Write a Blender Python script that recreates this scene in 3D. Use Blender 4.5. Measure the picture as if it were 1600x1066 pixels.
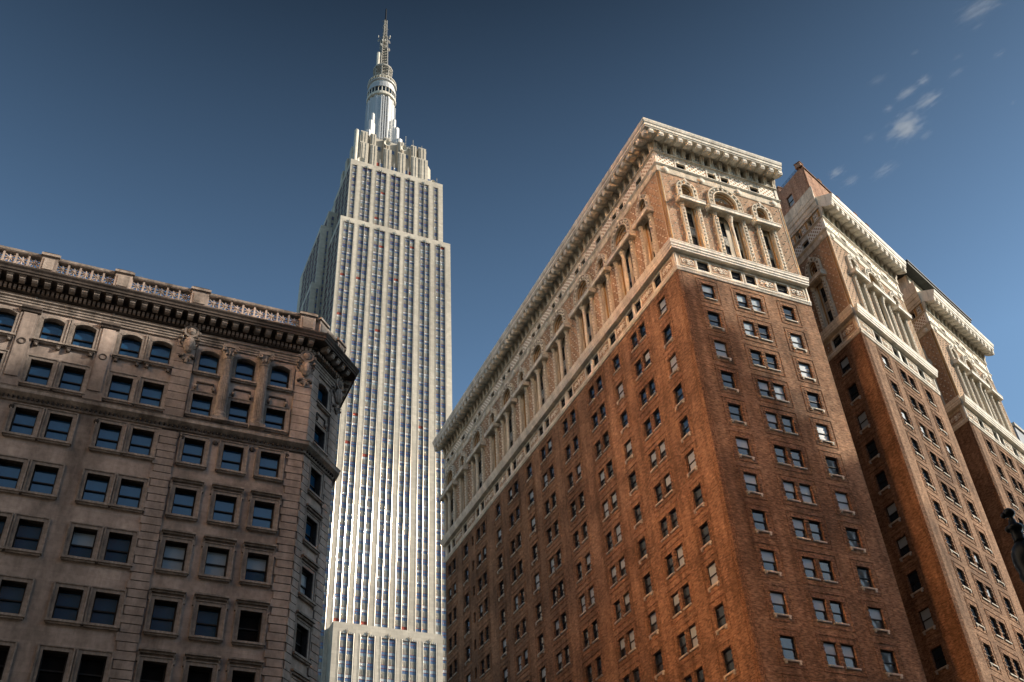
import bpy, math, random
from mathutils import Matrix, Vector
random.seed(7)
R = math.radians
for o in list(bpy.data.objects): bpy.data.objects.remove(o, do_unlink=True)
scene = bpy.context.scene
COL = scene.collection

# ------------------------------------------------------------------ camera
# world axes: x runs along the fronts on the square, y runs down the side street
CR = Vector((0.91745151, -0.39506124, -0.04700361))
CU = Vector((-0.21673098, -0.59536476, 0.77367208))
CF = Vector((0.33363214, 0.69961948, 0.63184031))
FPX = 1594.866
CAM = Vector((0, 0, 1.7))
cd = bpy.data.cameras.new("camera"); cam = bpy.data.objects.new("camera", cd); COL.objects.link(cam)
cd.sensor_width = 36; cd.lens = FPX * 36 / 1600; cd.clip_start = 0.1; cd.clip_end = 20000
cam.matrix_world = Matrix(((CR.x, CU.x, -CF.x, CAM.x), (CR.y, CU.y, -CF.y, CAM.y), (CR.z, CU.z, -CF.z, CAM.z), (0, 0, 0, 1)))
scene.camera = cam
def pix(p):
    d = Vector(p) - CAM; c = (d.dot(CR), d.dot(CU), d.dot(CF))
    return 800 + FPX * c[0] / c[2], 533 - FPX * c[1] / c[2]

# ------------------------------------------------------------------ sky, sun, exposure
SUN_AZ, SUN_EL = R(30), R(28)      # azimuth measured from +x towards -y
sdir = Vector((math.cos(SUN_AZ) * math.cos(SUN_EL), -math.sin(SUN_AZ) * math.cos(SUN_EL), math.sin(SUN_EL)))
w = bpy.data.worlds.new("World"); scene.world = w; w.use_nodes = True
nt = w.node_tree; nt.nodes.clear()
sky = nt.nodes.new("ShaderNodeTexSky"); sky.sky_type = 'NISHITA'; sky.sun_disc = False
sky.sun_elevation = SUN_EL; sky.sun_rotation = R(90) + SUN_AZ
sky.altitude = 0; sky.air_density = 1.0; sky.dust_density = 0.6; sky.ozone_density = 1.5
bg = nt.nodes.new("ShaderNodeBackground"); bg.inputs[1].default_value = 0.064
wo = nt.nodes.new("ShaderNodeOutputWorld")
# clear dry air seen through a polariser: the zenith goes deeper than the lower sky
tn = nt.nodes.new("ShaderNodeMix"); tn.data_type = 'RGBA'; tn.blend_type = 'MULTIPLY'; tn.inputs[0].default_value = 1
geo = nt.nodes.new("ShaderNodeTexCoord"); sz = nt.nodes.new("ShaderNodeSeparateXYZ"); nt.links.new(geo.outputs['Generated'], sz.inputs[0])
mr = nt.nodes.new("ShaderNodeMapRange"); mr.inputs[1].default_value = .56; mr.inputs[2].default_value = .86; mr.inputs[3].default_value = 1.7; mr.inputs[4].default_value = .30
nt.links.new(sz.outputs[2], mr.inputs[0])
vm = nt.nodes.new("ShaderNodeVectorMath"); vm.operation = 'SCALE'; vm.inputs[0].default_value = (0.84, 0.96, 0.95); nt.links.new(mr.outputs[0], vm.inputs['Scale'])
nt.links.new(sky.outputs[0], tn.inputs[6]); nt.links.new(vm.outputs[0], tn.inputs[7]); nt.links.new(tn.outputs[2], bg.inputs[0])
nt.links.new(bg.outputs[0], wo.inputs[0])
sl = bpy.data.lights.new("sun", 'SUN'); so = bpy.data.objects.new("sun", sl); COL.objects.link(so)
sl.energy = 4.5; sl.angle = R(0.5); sl.color = (1.0, 0.87, 0.71)
so.rotation_euler = sdir.to_track_quat('Z', 'Y').to_euler(); so.location = sdir * 400
scene.view_settings.view_transform = 'Standard'; scene.view_settings.look = 'None'
scene.view_settings.exposure = 0.65; scene.view_settings.gamma = 1
scene.view_settings.use_curve_mapping = False
scene.cycles.caustics_reflective = True; scene.cycles.blur_glossy = 0.0; scene.cycles.sample_clamp_indirect = 120.0; scene.cycles.max_bounces = 6

# ------------------------------------------------------------------ materials
def N(nt, t, **k):
    n = nt.nodes.new(t)
    for a, b in k.items(): setattr(n, a, b)
    return n
def pbsdf(name, col, rough=0.8, metal=0.0, spec=0.3):
    m = bpy.data.materials.new(name); m.use_nodes = True
    b = m.node_tree.nodes['Principled BSDF']
    b.inputs['Base Color'].default_value = (*col, 1); b.inputs['Roughness'].default_value = rough
    b.inputs['Metallic'].default_value = metal; b.inputs['Specular IOR Level'].default_value = spec
    return m, m.node_tree, b
def stone(name, col, var=0.25, scale=0.6, rough=0.85, bump=0.3, dark=0.55, streak=True, blocks=None, spec=0.25, fine=6.0):
    """weathered stone / terracotta: broad tone changes, rain streaks and fine grain; optional block joints"""
    m, t, b = pbsdf(name, col, rough, 0, spec)
    tc = N(t, 'ShaderNodeTexCoord')
    mp = N(t, 'ShaderNodeMapping'); mp.inputs['Scale'].default_value = (scale, scale, scale * (0.25 if streak else 1))
    t.links.new(tc.outputs['Object'], mp.inputs[0])
    n1 = N(t, 'ShaderNodeTexNoise'); n1.inputs['Scale'].default_value = 1.0; n1.inputs['Detail'].default_value = 6; n1.inputs['Roughness'].default_value = 0.65
    t.links.new(mp.outputs[0], n1.inputs['Vector'])
    n2 = N(t, 'ShaderNodeTexNoise'); n2.inputs['Scale'].default_value = fine; n2.inputs['Detail'].default_value = 4
    t.links.new(tc.outputs['Object'], n2.inputs['Vector'])
    r1 = N(t, 'ShaderNodeValToRGB'); r1.color_ramp.elements[0].position = 0.32; r1.color_ramp.elements[1].position = 0.68
    r1.color_ramp.elements[0].color = tuple(c * (1 - var * 1.3) * (dark + (1 - dark) * 0.5) for c in col) + (1,)
    r1.color_ramp.elements[1].color = tuple(min(1, c * (1 + var * 0.4)) for c in col) + (1,)
    t.links.new(n1.outputs[0], r1.inputs[0])
    mx = N(t, 'ShaderNodeMix', data_type='RGBA', blend_type='MULTIPLY'); mx.inputs[0].default_value = 0.6
    r2 = N(t, 'ShaderNodeValToRGB'); r2.color_ramp.elements[0].position = 0.3; r2.color_ramp.elements[1].position = 0.6
    r2.color_ramp.elements[0].color = (dark, dark, dark, 1); r2.color_ramp.elements[1].color = (1, 1, 1, 1)
    t.links.new(n2.outputs[0], r2.inputs[0]); t.links.new(r1.outputs[0], mx.inputs[6]); t.links.new(r2.outputs[0], mx.inputs[7])
    out = mx.outputs[2]
    if blocks:
        sx = N(t, 'ShaderNodeSeparateXYZ'); t.links.new(tc.outputs['Object'], sx.inputs[0])
        ad = N(t, 'ShaderNodeMath', operation='ADD'); t.links.new(sx.outputs[0], ad.inputs[0]); t.links.new(sx.outputs[1], ad.inputs[1])
        cb = N(t, 'ShaderNodeCombineXYZ'); t.links.new(ad.outputs[0], cb.inputs[0]); t.links.new(sx.outputs[2], cb.inputs[1])
        br = N(t, 'ShaderNodeTexBrick'); br.inputs['Scale'].default_value = 1
        br.inputs['Brick Width'].default_value = blocks[0]; br.inputs['Row Height'].default_value = blocks[1]
        br.inputs['Mortar Size'].default_value = blocks[2]; br.inputs['Bias'].default_value = 0
        br.inputs['Color1'].default_value = (1, 1, 1, 1); br.inputs['Color2'].default_value = (blocks[3],) * 3 + (1,)
        br.inputs['Mortar'].default_value = (blocks[4],) * 3 + (1,)
        t.links.new(cb.outputs[0], br.inputs['Vector'])
        m2 = N(t, 'ShaderNodeMix', data_type='RGBA', blend_type='MULTIPLY'); m2.inputs[0].default_value = 1
        t.links.new(out, m2.inputs[6]); t.links.new(br.outputs[0], m2.inputs[7]); out = m2.outputs[2]
    t.links.new(out, b.inputs['Base Color'])
    if bump:
        bm = N(t, 'ShaderNodeBump'); bm.inputs['Strength'].default_value = bump; bm.inputs['Distance'].default_value = 0.05
        t.links.new(n2.outputs[0], bm.inputs['Height']); t.links.new(bm.outputs[0], b.inputs['Normal'])
    return m
def brick(name, c1, c2, mortar, patch=0.5, bw=0.42, rh=0.14):
    m, t, b = pbsdf(name, c1, 0.9, 0, 0.2)
    tc = N(t, 'ShaderNodeTexCoord'); sx = N(t, 'ShaderNodeSeparateXYZ'); t.links.new(tc.outputs['Object'], sx.inputs[0])
    ad = N(t, 'ShaderNodeMath', operation='ADD'); t.links.new(sx.outputs[0], ad.inputs[0]); t.links.new(sx.outputs[1], ad.inputs[1])
    cb = N(t, 'ShaderNodeCombineXYZ'); t.links.new(ad.outputs[0], cb.inputs[0]); t.links.new(sx.outputs[2], cb.inputs[1])
    br = N(t, 'ShaderNodeTexBrick'); br.inputs['Scale'].default_value = 1; br.inputs['Brick Width'].default_value = bw
    br.inputs['Row Height'].default_value = rh; br.inputs['Mortar Size'].default_value = 0.014; br.inputs['Mortar Smooth'].default_value = 0.3
    br.inputs['Bias'].default_value = 0.1
    br.inputs['Color1'].default_value = (*c1, 1); br.inputs['Color2'].default_value = (*c2, 1); br.inputs['Mortar'].default_value = (*mortar, 1)
    t.links.new(cb.outputs[0], br.inputs['Vector'])
    n1 = N(t, 'ShaderNodeTexNoise'); n1.inputs['Scale'].default_value = 0.16; n1.inputs['Detail'].default_value = 8; n1.inputs['Roughness'].default_value = 0.62
    t.links.new(tc.outputs['Object'], n1.inputs['Vector'])
    r1 = N(t, 'ShaderNodeValToRGB'); r1.color_ramp.elements[0].position = 0.36; r1.color_ramp.elements[1].position = 0.62
    r1.color_ramp.elements[0].color = (patch, patch * 0.97, patch * 0.95, 1); r1.color_ramp.elements[1].color = (1.08, 1.05, 1.0, 1)
    t.links.new(n1.outputs[0], r1.inputs[0])
    n3 = N(t, 'ShaderNodeTexNoise'); n3.inputs['Scale'].default_value = 4.5; n3.inputs['Detail'].default_value = 3
    mp = N(t, 'ShaderNodeMapping'); mp.inputs['Scale'].default_value = (0.6, 0.6, 2.4)
    t.links.new(tc.outputs['Object'], mp.inputs[0]); t.links.new(mp.outputs[0], n3.inputs['Vector'])
    r3 = N(t, 'ShaderNodeValToRGB'); r3.color_ramp.elements[0].position = 0.35; r3.color_ramp.elements[1].position = 0.62
    r3.color_ramp.elements[0].color = (0.5, 0.5, 0.5, 1); r3.color_ramp.elements[1].color = (1.15, 1.12, 1.08, 1)
    t.links.new(n3.outputs[0], r3.inputs[0])
    a = N(t, 'ShaderNodeMix', data_type='RGBA', blend_type='MULTIPLY'); a.inputs[0].default_value = 1
    c = N(t, 'ShaderNodeMix', data_type='RGBA', blend_type='MULTIPLY'); c.inputs[0].default_value = 1
    t.links.new(br.outputs[0], a.inputs[6]); t.links.new(r1.outputs[0], a.inputs[7])
    t.links.new(a.outputs[2], c.inputs[6]); t.links.new(r3.outputs[0], c.inputs[7])
    mp2 = N(t, 'ShaderNodeMapping'); mp2.inputs['Scale'].default_value = (.9, .9, .07); t.links.new(tc.outputs['Object'], mp2.inputs[0])
    n4 = N(t, 'ShaderNodeTexNoise'); n4.inputs['Scale'].default_value = 1; n4.inputs['Detail'].default_value = 5; t.links.new(mp2.outputs[0], n4.inputs['Vector'])
    r4 = N(t, 'ShaderNodeValToRGB'); r4.color_ramp.elements[0].position = .36; r4.color_ramp.elements[1].position = .56
    r4.color_ramp.elements[0].color = (.66, .64, .62, 1); r4.color_ramp.elements[1].color = (1, 1, 1, 1); t.links.new(n4.outputs[0], r4.inputs[0])
    e = N(t, 'ShaderNodeMix', data_type='RGBA', blend_type='MULTIPLY'); e.inputs[0].default_value = 1; t.links.new(c.outputs[2], e.inputs[6]); t.links.new(r4.outputs[0], e.inputs[7])
    mp3 = N(t, 'ShaderNodeMapping'); mp3.inputs['Scale'].default_value = (.30, .30, .62); mp3.inputs['Location'].default_value = (7, 3, 5); t.links.new(tc.outputs['Object'], mp3.inputs[0])
    n5 = N(t, 'ShaderNodeTexNoise'); n5.inputs['Scale'].default_value = 1; n5.inputs['Detail'].default_value = 7; n5.inputs['Roughness'].default_value = .7; t.links.new(mp3.outputs[0], n5.inputs['Vector'])
    r5 = N(t, 'ShaderNodeMapRange'); r5.inputs[1].default_value = .64; r5.inputs[2].default_value = .74; r5.inputs[4].default_value = .45; t.links.new(n5.outputs[0], r5.inputs[0])
    g = N(t, 'ShaderNodeMix', data_type='RGBA'); t.links.new(r5.outputs[0], g.inputs[0]); t.links.new(e.outputs[2], g.inputs[6]); g.inputs[7].default_value = (.44, .36, .30, 1)
    t.links.new(g.outputs[2], b.inputs['Base Color'])
    bm = N(t, 'ShaderNodeBump'); bm.inputs['Strength'].default_value = 0.6; bm.inputs['Distance'].default_value = 0.03; bm.invert = True
    t.links.new(br.outputs['Fac'], bm.inputs['Height']); t.links.new(bm.outputs[0], b.inputs['Normal'])
    return m
def glass(name, col, rough=0.06, spec=0.9, wob=0.15):
    m, t, b = pbsdf(name, col, rough, 0, spec)
    tc = N(t, 'ShaderNodeTexCoord'); n = N(t, 'ShaderNodeTexNoise'); n.inputs['Scale'].default_value = 0.9; n.inputs['Detail'].default_value = 1
    t.links.new(tc.outputs['Object'], n.inputs['Vector'])
    bm = N(t, 'ShaderNodeBump'); bm.inputs['Strength'].default_value = wob; bm.inputs['Distance'].default_value = 0.1
    t.links.new(n.outputs[0], bm.inputs['Height']); t.links.new(bm.outputs[0], b.inputs['Normal'])
    return m
def lattice(name, a, c, p=0.36, wdt=0.34):
    m, t, b = pbsdf(name, a, 0.7, 0, 0.3)
    tc = N(t, 'ShaderNodeTexCoord'); sx = N(t, 'ShaderNodeSeparateXYZ'); t.links.new(tc.outputs['Object'], sx.inputs[0])
    outs = []
    for op in ('ADD', 'SUBTRACT'):
        ad = N(t, 'ShaderNodeMath', operation=op); t.links.new(sx.outputs[0], ad.inputs[0]); t.links.new(sx.outputs[2], ad.inputs[1])
        mu = N(t, 'ShaderNodeMath', operation='MULTIPLY'); mu.inputs[1].default_value = 1 / p; t.links.new(ad.outputs[0], mu.inputs[0])
        fr = N(t, 'ShaderNodeMath', operation='FRACT'); t.links.new(mu.outputs[0], fr.inputs[0])
        lt = N(t, 'ShaderNodeMath', operation='LESS_THAN'); lt.inputs[1].default_value = wdt; t.links.new(fr.outputs[0], lt.inputs[0]); outs.append(lt)
    mxx = N(t, 'ShaderNodeMath', operation='MAXIMUM'); t.links.new(outs[0].outputs[0], mxx.inputs[0]); t.links.new(outs[1].outputs[0], mxx.inputs[1])
    mx = N(t, 'ShaderNodeMix', data_type='RGBA'); t.links.new(mxx.outputs[0], mx.inputs[0])
    mx.inputs[6].default_value = (*c, 1); mx.inputs[7].default_value = (*a, 1); t.links.new(mx.outputs[2], b.inputs['Base Color'])
    bm = N(t, 'ShaderNodeBump'); bm.inputs['Strength'].default_value = 0.8; bm.inputs['Distance'].default_value = 0.06
    t.links.new(mxx.outputs[0], bm.inputs['Height']); t.links.new(bm.outputs[0], b.inputs['Normal'])
    return m
MT = dict(
    brick=brick('red_brown_brick', (0.41, 0.265, 0.18), (0.225, 0.130, 0.082), (0.30, 0.22, 0.16), patch=0.5),
    brick_trim=brick('brick_trim', (0.42, 0.26, 0.17), (0.25, 0.14, 0.09), (0.10, 0.065, 0.045), patch=0.7, bw=0.13, rh=0.30),
    tan=brick('tan_brick', (0.52, 0.385, 0.29), (0.44, 0.32, 0.235), (0.42, 0.32, 0.24), patch=0.82, bw=0.5, rh=0.17),
    pink=brick('pink_brick', (0.52, 0.33, 0.245), (0.44, 0.26, 0.185), (0.46, 0.33, 0.26), patch=0.85),
    cream=stone('cream_terracotta', (0.74, 0.66, 0.53), 0.3, 0.8, 0.6, 0.3, 0.6, blocks=(1.2, 30, 0.012, 0.93, 0.45)),
    creamw=stone('pale_glazed_terracotta', (0.82, 0.77, 0.67), 0.22, 0.8, 0.5, 0.2, 0.7, blocks=(1.22, 30, 0.012, 0.95, 0.4)),
    gold=stone('ochre_terracotta', (0.50, 0.29, 0.10), 0.4, 1.5, 0.6, 0.4, 0.5),
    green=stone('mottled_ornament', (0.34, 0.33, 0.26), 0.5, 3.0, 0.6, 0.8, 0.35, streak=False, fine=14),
    grey=stone('shaded_relief', (0.46, 0.45, 0.42), 0.5, 3.0, 0.7, 0.8, 0.4, streak=False, fine=12),  # mottled grey terracotta for the ornament panels
    lattice=lattice('lattice_tile', (0.84, 0.79, 0.69), (0.30, 0.17, 0.08), 0.60, 0.42),
    lime=stone('brown_limestone', (0.46, 0.385, 0.345), 0.5, 0.30, 0.9, 0.35, 0.62, blocks=(1.9, 0.62, 0.006, 0.86, 0.72), fine=3),
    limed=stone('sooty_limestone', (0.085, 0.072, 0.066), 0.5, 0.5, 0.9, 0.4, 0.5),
    limet=stone('limestone_trim', (0.35, 0.305, 0.275), 0.45, 0.9, 0.9, 0.35, 0.5, fine=5),
    esb=stone('pale_limestone', (0.60, 0.55, 0.47), 0.22, 0.05, 0.85, 0.0, 0.86, blocks=(1.6, 0.94, 0.025, 0.82, 0.72), fine=0.6),
    steel=pbsdf('chrome_steel', (0.60, 0.53, 0.44), 0.11, 0.6, 0.2)[0],
    spandrel=stone('aluminium_spandrel', (0.36, 0.34, 0.30), 0.3, 0.8, 0.5, 0.0, 0.6, fine=2.2),
    red=pbsdf('red_frame', (0.26, 0.045, 0.03), 0.6)[0],
    gdark=glass('dark_glass', (0.012, 0.02, 0.03)),
    gblue=glass('blue_glass', (0.012, 0.055, 0.125), 0.05, 1.0, 0.05),  # blue base colour paints in the reflected sky
    gesb=glass('tower_glass', (0.085, 0.13, 0.23), 0.12, 0.7, 0.02),
    gesb2=glass('tower_glass_pale', (0.26, 0.33, 0.38), 0.2, 0.5, 0.02),
    blind=pbsdf('window_blind', (0.24, 0.31, 0.37), 0.35, 0, 0.8)[0],  # pale blinds; the cool tint also paints bright sky reflected in panes
    blind2=pbsdf('tower_blind', (0.40, 0.44, 0.46), 0.4, 0, 0.6)[0],
    sash=pbsdf('black_sash', (0.012, 0.011, 0.011), 0.5)[0],
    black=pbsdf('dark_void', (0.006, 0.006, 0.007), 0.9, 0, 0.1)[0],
    sill=stone('pale_sill', (0.52, 0.49, 0.43), 0.3, 2, 0.8, 0.2, 0.6),
    iron=pbsdf('black_iron', (0.006, 0.007, 0.009), 0.35, 0.0, 0.5)[0],
    roof=stone('roof_felt', (0.07, 0.065, 0.06), 0.3, 1, 0.9, 0.2, 0.6),
    copper=stone('dark_copper', (0.035, 0.042, 0.040), 0.4, 1, 0.6, 0.2, 0.6),
    mast=pbsdf('mast_steel', (0.62, 0.62, 0.61), 0.42, 0.55, 0.5)[0],
    mastd=stone('antenna_lattice', (0.50, 0.48, 0.44), 0.5, 1.2, 0.6, 0.0, 0.35, streak=False, fine=3),
    asphalt=stone('asphalt', (0.05, 0.05, 0.052), 0.3, 0.5, 0.9, 0.3, 0.6, streak=False),
    paving=stone('concrete_paving', (0.28, 0.27, 0.25), 0.3, 0.5, 0.9, 0.2, 0.7, streak=False),
    mirror=pbsdf('bronze_curtain_glass', (1.0, 0.52, 0.25), 0.25, 1.0, 0.8)[0],  # reflector metal, throws added warm sun onto the long brick face
    mirror2=pbsdf('tinted_glass', (0.50, 0.38, 0.28), 0.34, 1.0, 0.8)[0],  # weaker reflector metal for the added sun panels
    fac=stone('office_facade', (0.40, 0.35, 0.30), 0.2, 0.2, 0.9, 0.1, 0.7),
    greyblue=stone('blue_grey_panel', (0.22, 0.26, 0.31), 0.2, 0.2, 0.5, 0.0, 0.8, blocks=(3.0, 2.0, 0.08, 0.8, 0.5)),
)

# ------------------------------------------------------------------ mesh builder (local frame: x along the face, y inwards, z up)
class MB:
    def __init__(s): s.V = []; s.F = []; s.M = []; s.mats = []
    def mi(s, m):
        if m not in s.mats: s.mats.append(m)
        return s.mats.index(m)
    def poly(s, pts, m):
        i = len(s.V); s.V += [tuple(p) for p in pts]; s.F.append(tuple(range(i, i + len(pts)))); s.M.append(s.mi(m))
    def box(s, x0, x1, y0, y1, z0, z1, m, skip=''):
        i = len(s.V); k = s.mi(m)
        s.V += [(x0, y0, z0), (x1, y0, z0), (x1, y1, z0), (x0, y1, z0), (x0, y0, z1), (x1, y0, z1), (x1, y1, z1), (x0, y1, z1)]
        fs = dict(b=(0, 3, 2, 1), t=(4, 5, 6, 7), f=(0, 1, 5, 4), r=(1, 2, 6, 5), k=(2, 3, 7, 6), l=(3, 0, 4, 7))
        for q, f in fs.items():
            if q not in skip: s.F.append(tuple(i + j for j in f)); s.M.append(k)
    def prism(s, prof, x0, x1, m, m0=0.0, m1=0.0, cap=True):
        """extrude the closed profile [(y,z)] along x; m0/m1 mitre the ends by that much per metre of projection"""
        i = len(s.V); n = len(prof); k = s.mi(m)
        s.V += [(x0 + m0 * y, y, z) for y, z in prof] + [(x1 - m1 * y, y, z) for y, z in prof]
        for j in range(n):
            a, b = j, (j + 1) % n
            s.F.append((i + a, i + n + a, i + n + b, i + b)); s.M.append(k)
        if cap:
            s.F.append(tuple(i + j for j in range(n))); s.M.append(k)
            s.F.append(tuple(i + n + j for j in reversed(range(n)))); s.M.append(k)
    def lathe(s, prof, cx, cy, n, m, half=False):
        i = len(s.V); k = s.mi(m); steps = n
        for (r, z) in prof:
            for j in range(steps):
                a = 2 * math.pi * j / steps; s.V.append((cx + r * math.cos(a), cy + r * math.sin(a), z))
        for q in range(len(prof) - 1):
            for j in range(steps):
                a = i + q * steps + j; b = i + q * steps + (j + 1) % steps
                s.F.append((a, b, b + steps, a + steps)); s.M.append(k)
        s.F.append(tuple(i + j for j in reversed(range(steps)))); s.M.append(k)
        l = i + (len(prof) - 1) * steps; s.F.append(tuple(l + j for j in range(steps))); s.M.append(k)
    def bar(s, p, q, r, m, n=4):
        p, q = Vector(p), Vector(q); d = (q - p); L = d.length
        if L < 1e-6: return
        d /= L; a = d.orthogonal().normalized(); b = d.cross(a); i = len(s.V); k = s.mi(m)
        for c in (p, q):
            for j in range(n):
                t = 2 * math.pi * (j + .5) / n; s.V.append(tuple(c + a * (r * math.cos(t)) + b * (r * math.sin(t))))
        for j in range(n): s.F.append((i + j, i + (j + 1) % n, i + n + (j + 1) % n, i + n + j)); s.M.append(k)
        s.F.append(tuple(i + j for j in reversed(range(n)))); s.M.append(k); s.F.append(tuple(i + n + j for j in range(n))); s.M.append(k)
    def blob(s, c, rx, ry, rz, m, n=6, rings=3):
        """rounded boss, a squashed ball"""
        i = len(s.V); k = s.mi(m); cx, cy, cz = c
        s.V.append((cx, cy, cz + rz))
        for a in range(1, rings + 1):
            ph = math.pi * a / (rings + 1)
            for j in range(n):
                t = 2 * math.pi * j / n; s.V.append((cx + rx * math.sin(ph) * math.cos(t), cy + ry * math.sin(ph) * math.sin(t), cz + rz * math.cos(ph)))
        s.V.append((cx, cy, cz - rz)); e = len(s.V) - 1
        for j in range(n):
            s.F.append((i, i + 1 + j, i + 1 + (j + 1) % n)); s.M.append(k)
            for a in range(rings - 1):
                p0 = i + 1 + a * n + j; p1 = i + 1 + a * n + (j + 1) % n
                s.F.append((p0, p0 + n, p1 + n, p1)); s.M.append(k)
            p0 = i + 1 + (rings - 1) * n + j; p1 = i + 1 + (rings - 1) * n + (j + 1) % n
            s.F.append((p0, e, p1)); s.M.append(k)
    def ring(s, cx, cz, ri, ro, y0, y1, m, a0=0, a1=180, n=14, caps=True):
        """arch band: radial section ri..ro, depth y0 (front)..y1"""
        i = len(s.V); k = s.mi(m)
        for j in range(n + 1):
            t = R(a0 + (a1 - a0) * j / n); c, sn = math.cos(t), math.sin(t)
            for r, y in ((ri, y0), (ro, y0), (ro, y1), (ri, y1)): s.V.append((cx + r * c, y, cz + r * sn))
        for j in range(n):
            for q in range(4):
                a = i + 4 * j + q; b = i + 4 * j + (q + 1) % 4
                s.F.append((a, a + 4, b + 4, b)); s.M.append(k)
        if caps: s.F.append((i, i + 1, i + 2, i + 3)); s.F.append((i + 4 * n + 3, i + 4 * n + 2, i + 4 * n + 1, i + 4 * n)); s.M += [k, k]
    def disc(s, cx, cz, r, y, m, a0=0, a1=360, n=16):
        pts = [(cx + r * math.cos(R(a0 + (a1 - a0) * j / n)), y, cz + r * math.sin(R(a0 + (a1 - a0) * j / n))) for j in range(n + (1 if a1 - a0 < 360 else 0))]
        s.poly(pts, m)
    def archfill(s, cx, cz, r, x0, x1, ztop, y, m, n=12):
        """wall pieces between a semicircle and the rectangle x0..x1, cz..ztop"""
        pts = [(cx + r * math.cos(math.pi * j / n), cz + r * math.sin(math.pi * j / n)) for j in range(n + 1)]
        for j in range(n):
            (xa, za), (xb, zb) = pts[j], pts[j + 1]
            s.poly([(xa, y, za), (xa, y, ztop), (xb, y, ztop), (xb, y, zb)], m)
        if x1 > cx + r: s.poly([(cx + r, y, cz), (x1, y, cz), (x1, y, ztop), (cx + r, y, ztop)], m)
        if x0 < cx - r: s.poly([(x0, y, cz), (cx - r, y, cz), (cx - r, y, ztop), (x0, y, ztop)], m)
    def wall(s, x0, x1, z0, z1, holes, m, y=0.0, mr=None, dmax=14.0):
        """wall sheet with true openings: holes = (xa, xb, za, zb, depth)"""
        holes = [h for h in holes if h[1] > x0 and h[0] < x1 and h[3] > z0 and h[2] < z1]
        xs = sorted({x0, x1} | {h[0] for h in holes} | {h[1] for h in holes}); xs = [v for v in xs if x0 <= v <= x1]
        zs = sorted({z0, z1} | {h[2] for h in holes} | {h[3] for h in holes}); zs = [v for v in zs if z0 <= v <= z1]
        for a, b in zip(zs[:-1], zs[1:]):
            if b - a < 1e-5: continue
            zc = (a + b) / 2; hs = [h for h in holes if h[2] < zc < h[3]]
            run = None
            for c, d in list(zip(xs[:-1], xs[1:])) + [(None, None)]:
                solid = c is not None and not any(h[0] < (c + d) / 2 < h[1] for h in hs)
                if solid: run = (c if run is None else run[0], d)
                elif run is not None:
                    s.poly([(run[0], y, a), (run[1], y, a), (run[1], y, b), (run[0], y, b)], m); run = None
        for h in holes:
            xa, xb, za, zb, dp = h; q = mr or m
            s.poly([(xa, y, za), (xa, y, zb), (xa, y + dp, zb), (xa, y + dp, za)], q)
            s.poly([(xb, y, zb), (xb, y, za), (xb, y + dp, za), (xb, y + dp, zb)], q)
            s.poly([(xa, y, zb), (xb, y, zb), (xb, y + dp, zb), (xa, y + dp, zb)], q)
            s.poly([(xb, y, za), (xa, y, za), (xa, y + dp, za), (xb, y + dp, za)], q)
    def merge(s, o, Mx):
        i = len(s.V); s.V += [tuple(Mx @ Vector(v)) for v in o.V]; s.F += [tuple(i + j for j in f) for f in o.F]
        mp = [s.mi(m) for m in o.mats]; s.M += [mp[k] for k in o.M]
    def mesh(s, name):
        me = bpy.data.meshes.new(name); me.from_pydata(s.V, [], s.F)
        for m in s.mats: me.materials.append(MT[m])
        me.polygons.foreach_set('material_index', s.M); me.update(); return me

WM = {}
def place(o, parent, M):
    if parent is not None:
        o.parent = parent; o.matrix_basis = WM[parent.name].inverted() @ M
    else: o.matrix_basis = M
    COL.objects.link(o); WM[o.name] = M
def put(name, mb, parent, M, smooth=False):
    me = mb.mesh(name) if isinstance(mb, MB) else mb
    if smooth:
        for p in me.polygons: p.use_smooth = True
    o = bpy.data.objects.new(name, me); place(o, parent, M); return o
def thing(name, label, cat, loc=(0, 0, 0), group=None):
    o = bpy.data.objects.new(name, None); o.empty_display_size = 1; place(o, None, Matrix.Translation(loc))
    o['label'] = label; o['category'] = cat
    if group: o['group'] = group
    return o
def frame(ox, oy, ang=0.0):
    """x axis turned by ang (deg) from world +x, y axis inwards"""
    return Matrix.Translation((ox, oy, 0)) @ Matrix.Rotation(R(ang), 4, 'Z')
T = Matrix.Translation
def structure(name, mb, M=Matrix()):
    o = put(name, mb, None, M); o['kind'] = 'structure'; return o

# ------------------------------------------------------------------ window bookkeeping: the 100 that show largest become parts, the rest one mesh
def area(M, w, h):
    ps = [pix(M @ Vector(p)) for p in ((-w / 2, 0, 0), (w / 2, 0, 0), (w / 2, 0, h), (-w / 2, 0, h))]
    cx = sum(p[0] for p in ps) / 4; cy = sum(p[1] for p in ps) / 4
    if not (-20 < cx < 1620 and -20 < cy < 1086): return 0
    return abs(sum(ps[i][0] * ps[(i + 1) % 4][1] - ps[(i + 1) % 4][0] * ps[i][1] for i in range(4)) / 2)
class Windows:
    def __init__(s): s.L = []
    def add(s, M, w, h, protos): s.L.append((area(M, w, h), M, protos))
    def build(s, root, limit=100, restname='window_row'):
        s.L.sort(key=lambda a: -a[0]); cache = {}
        for k, (a, M, protos) in enumerate(s.L[:limit]):
            par = root
            for j, (nm, mb) in enumerate(protos):
                if id(mb) not in cache: cache[id(mb)] = mb.mesh(nm)
                o = put(nm, cache[id(mb)], par, M)
                if j == 0: par = o
        if len(s.L) > limit:
            mb = MB()
            for a, M, protos in s.L[limit:]:
                for nm, p in protos: mb.merge(p, M)
            o = put(restname, mb, root, Matrix()); o['kind'] = 'stuff'
_pc = {}
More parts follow.
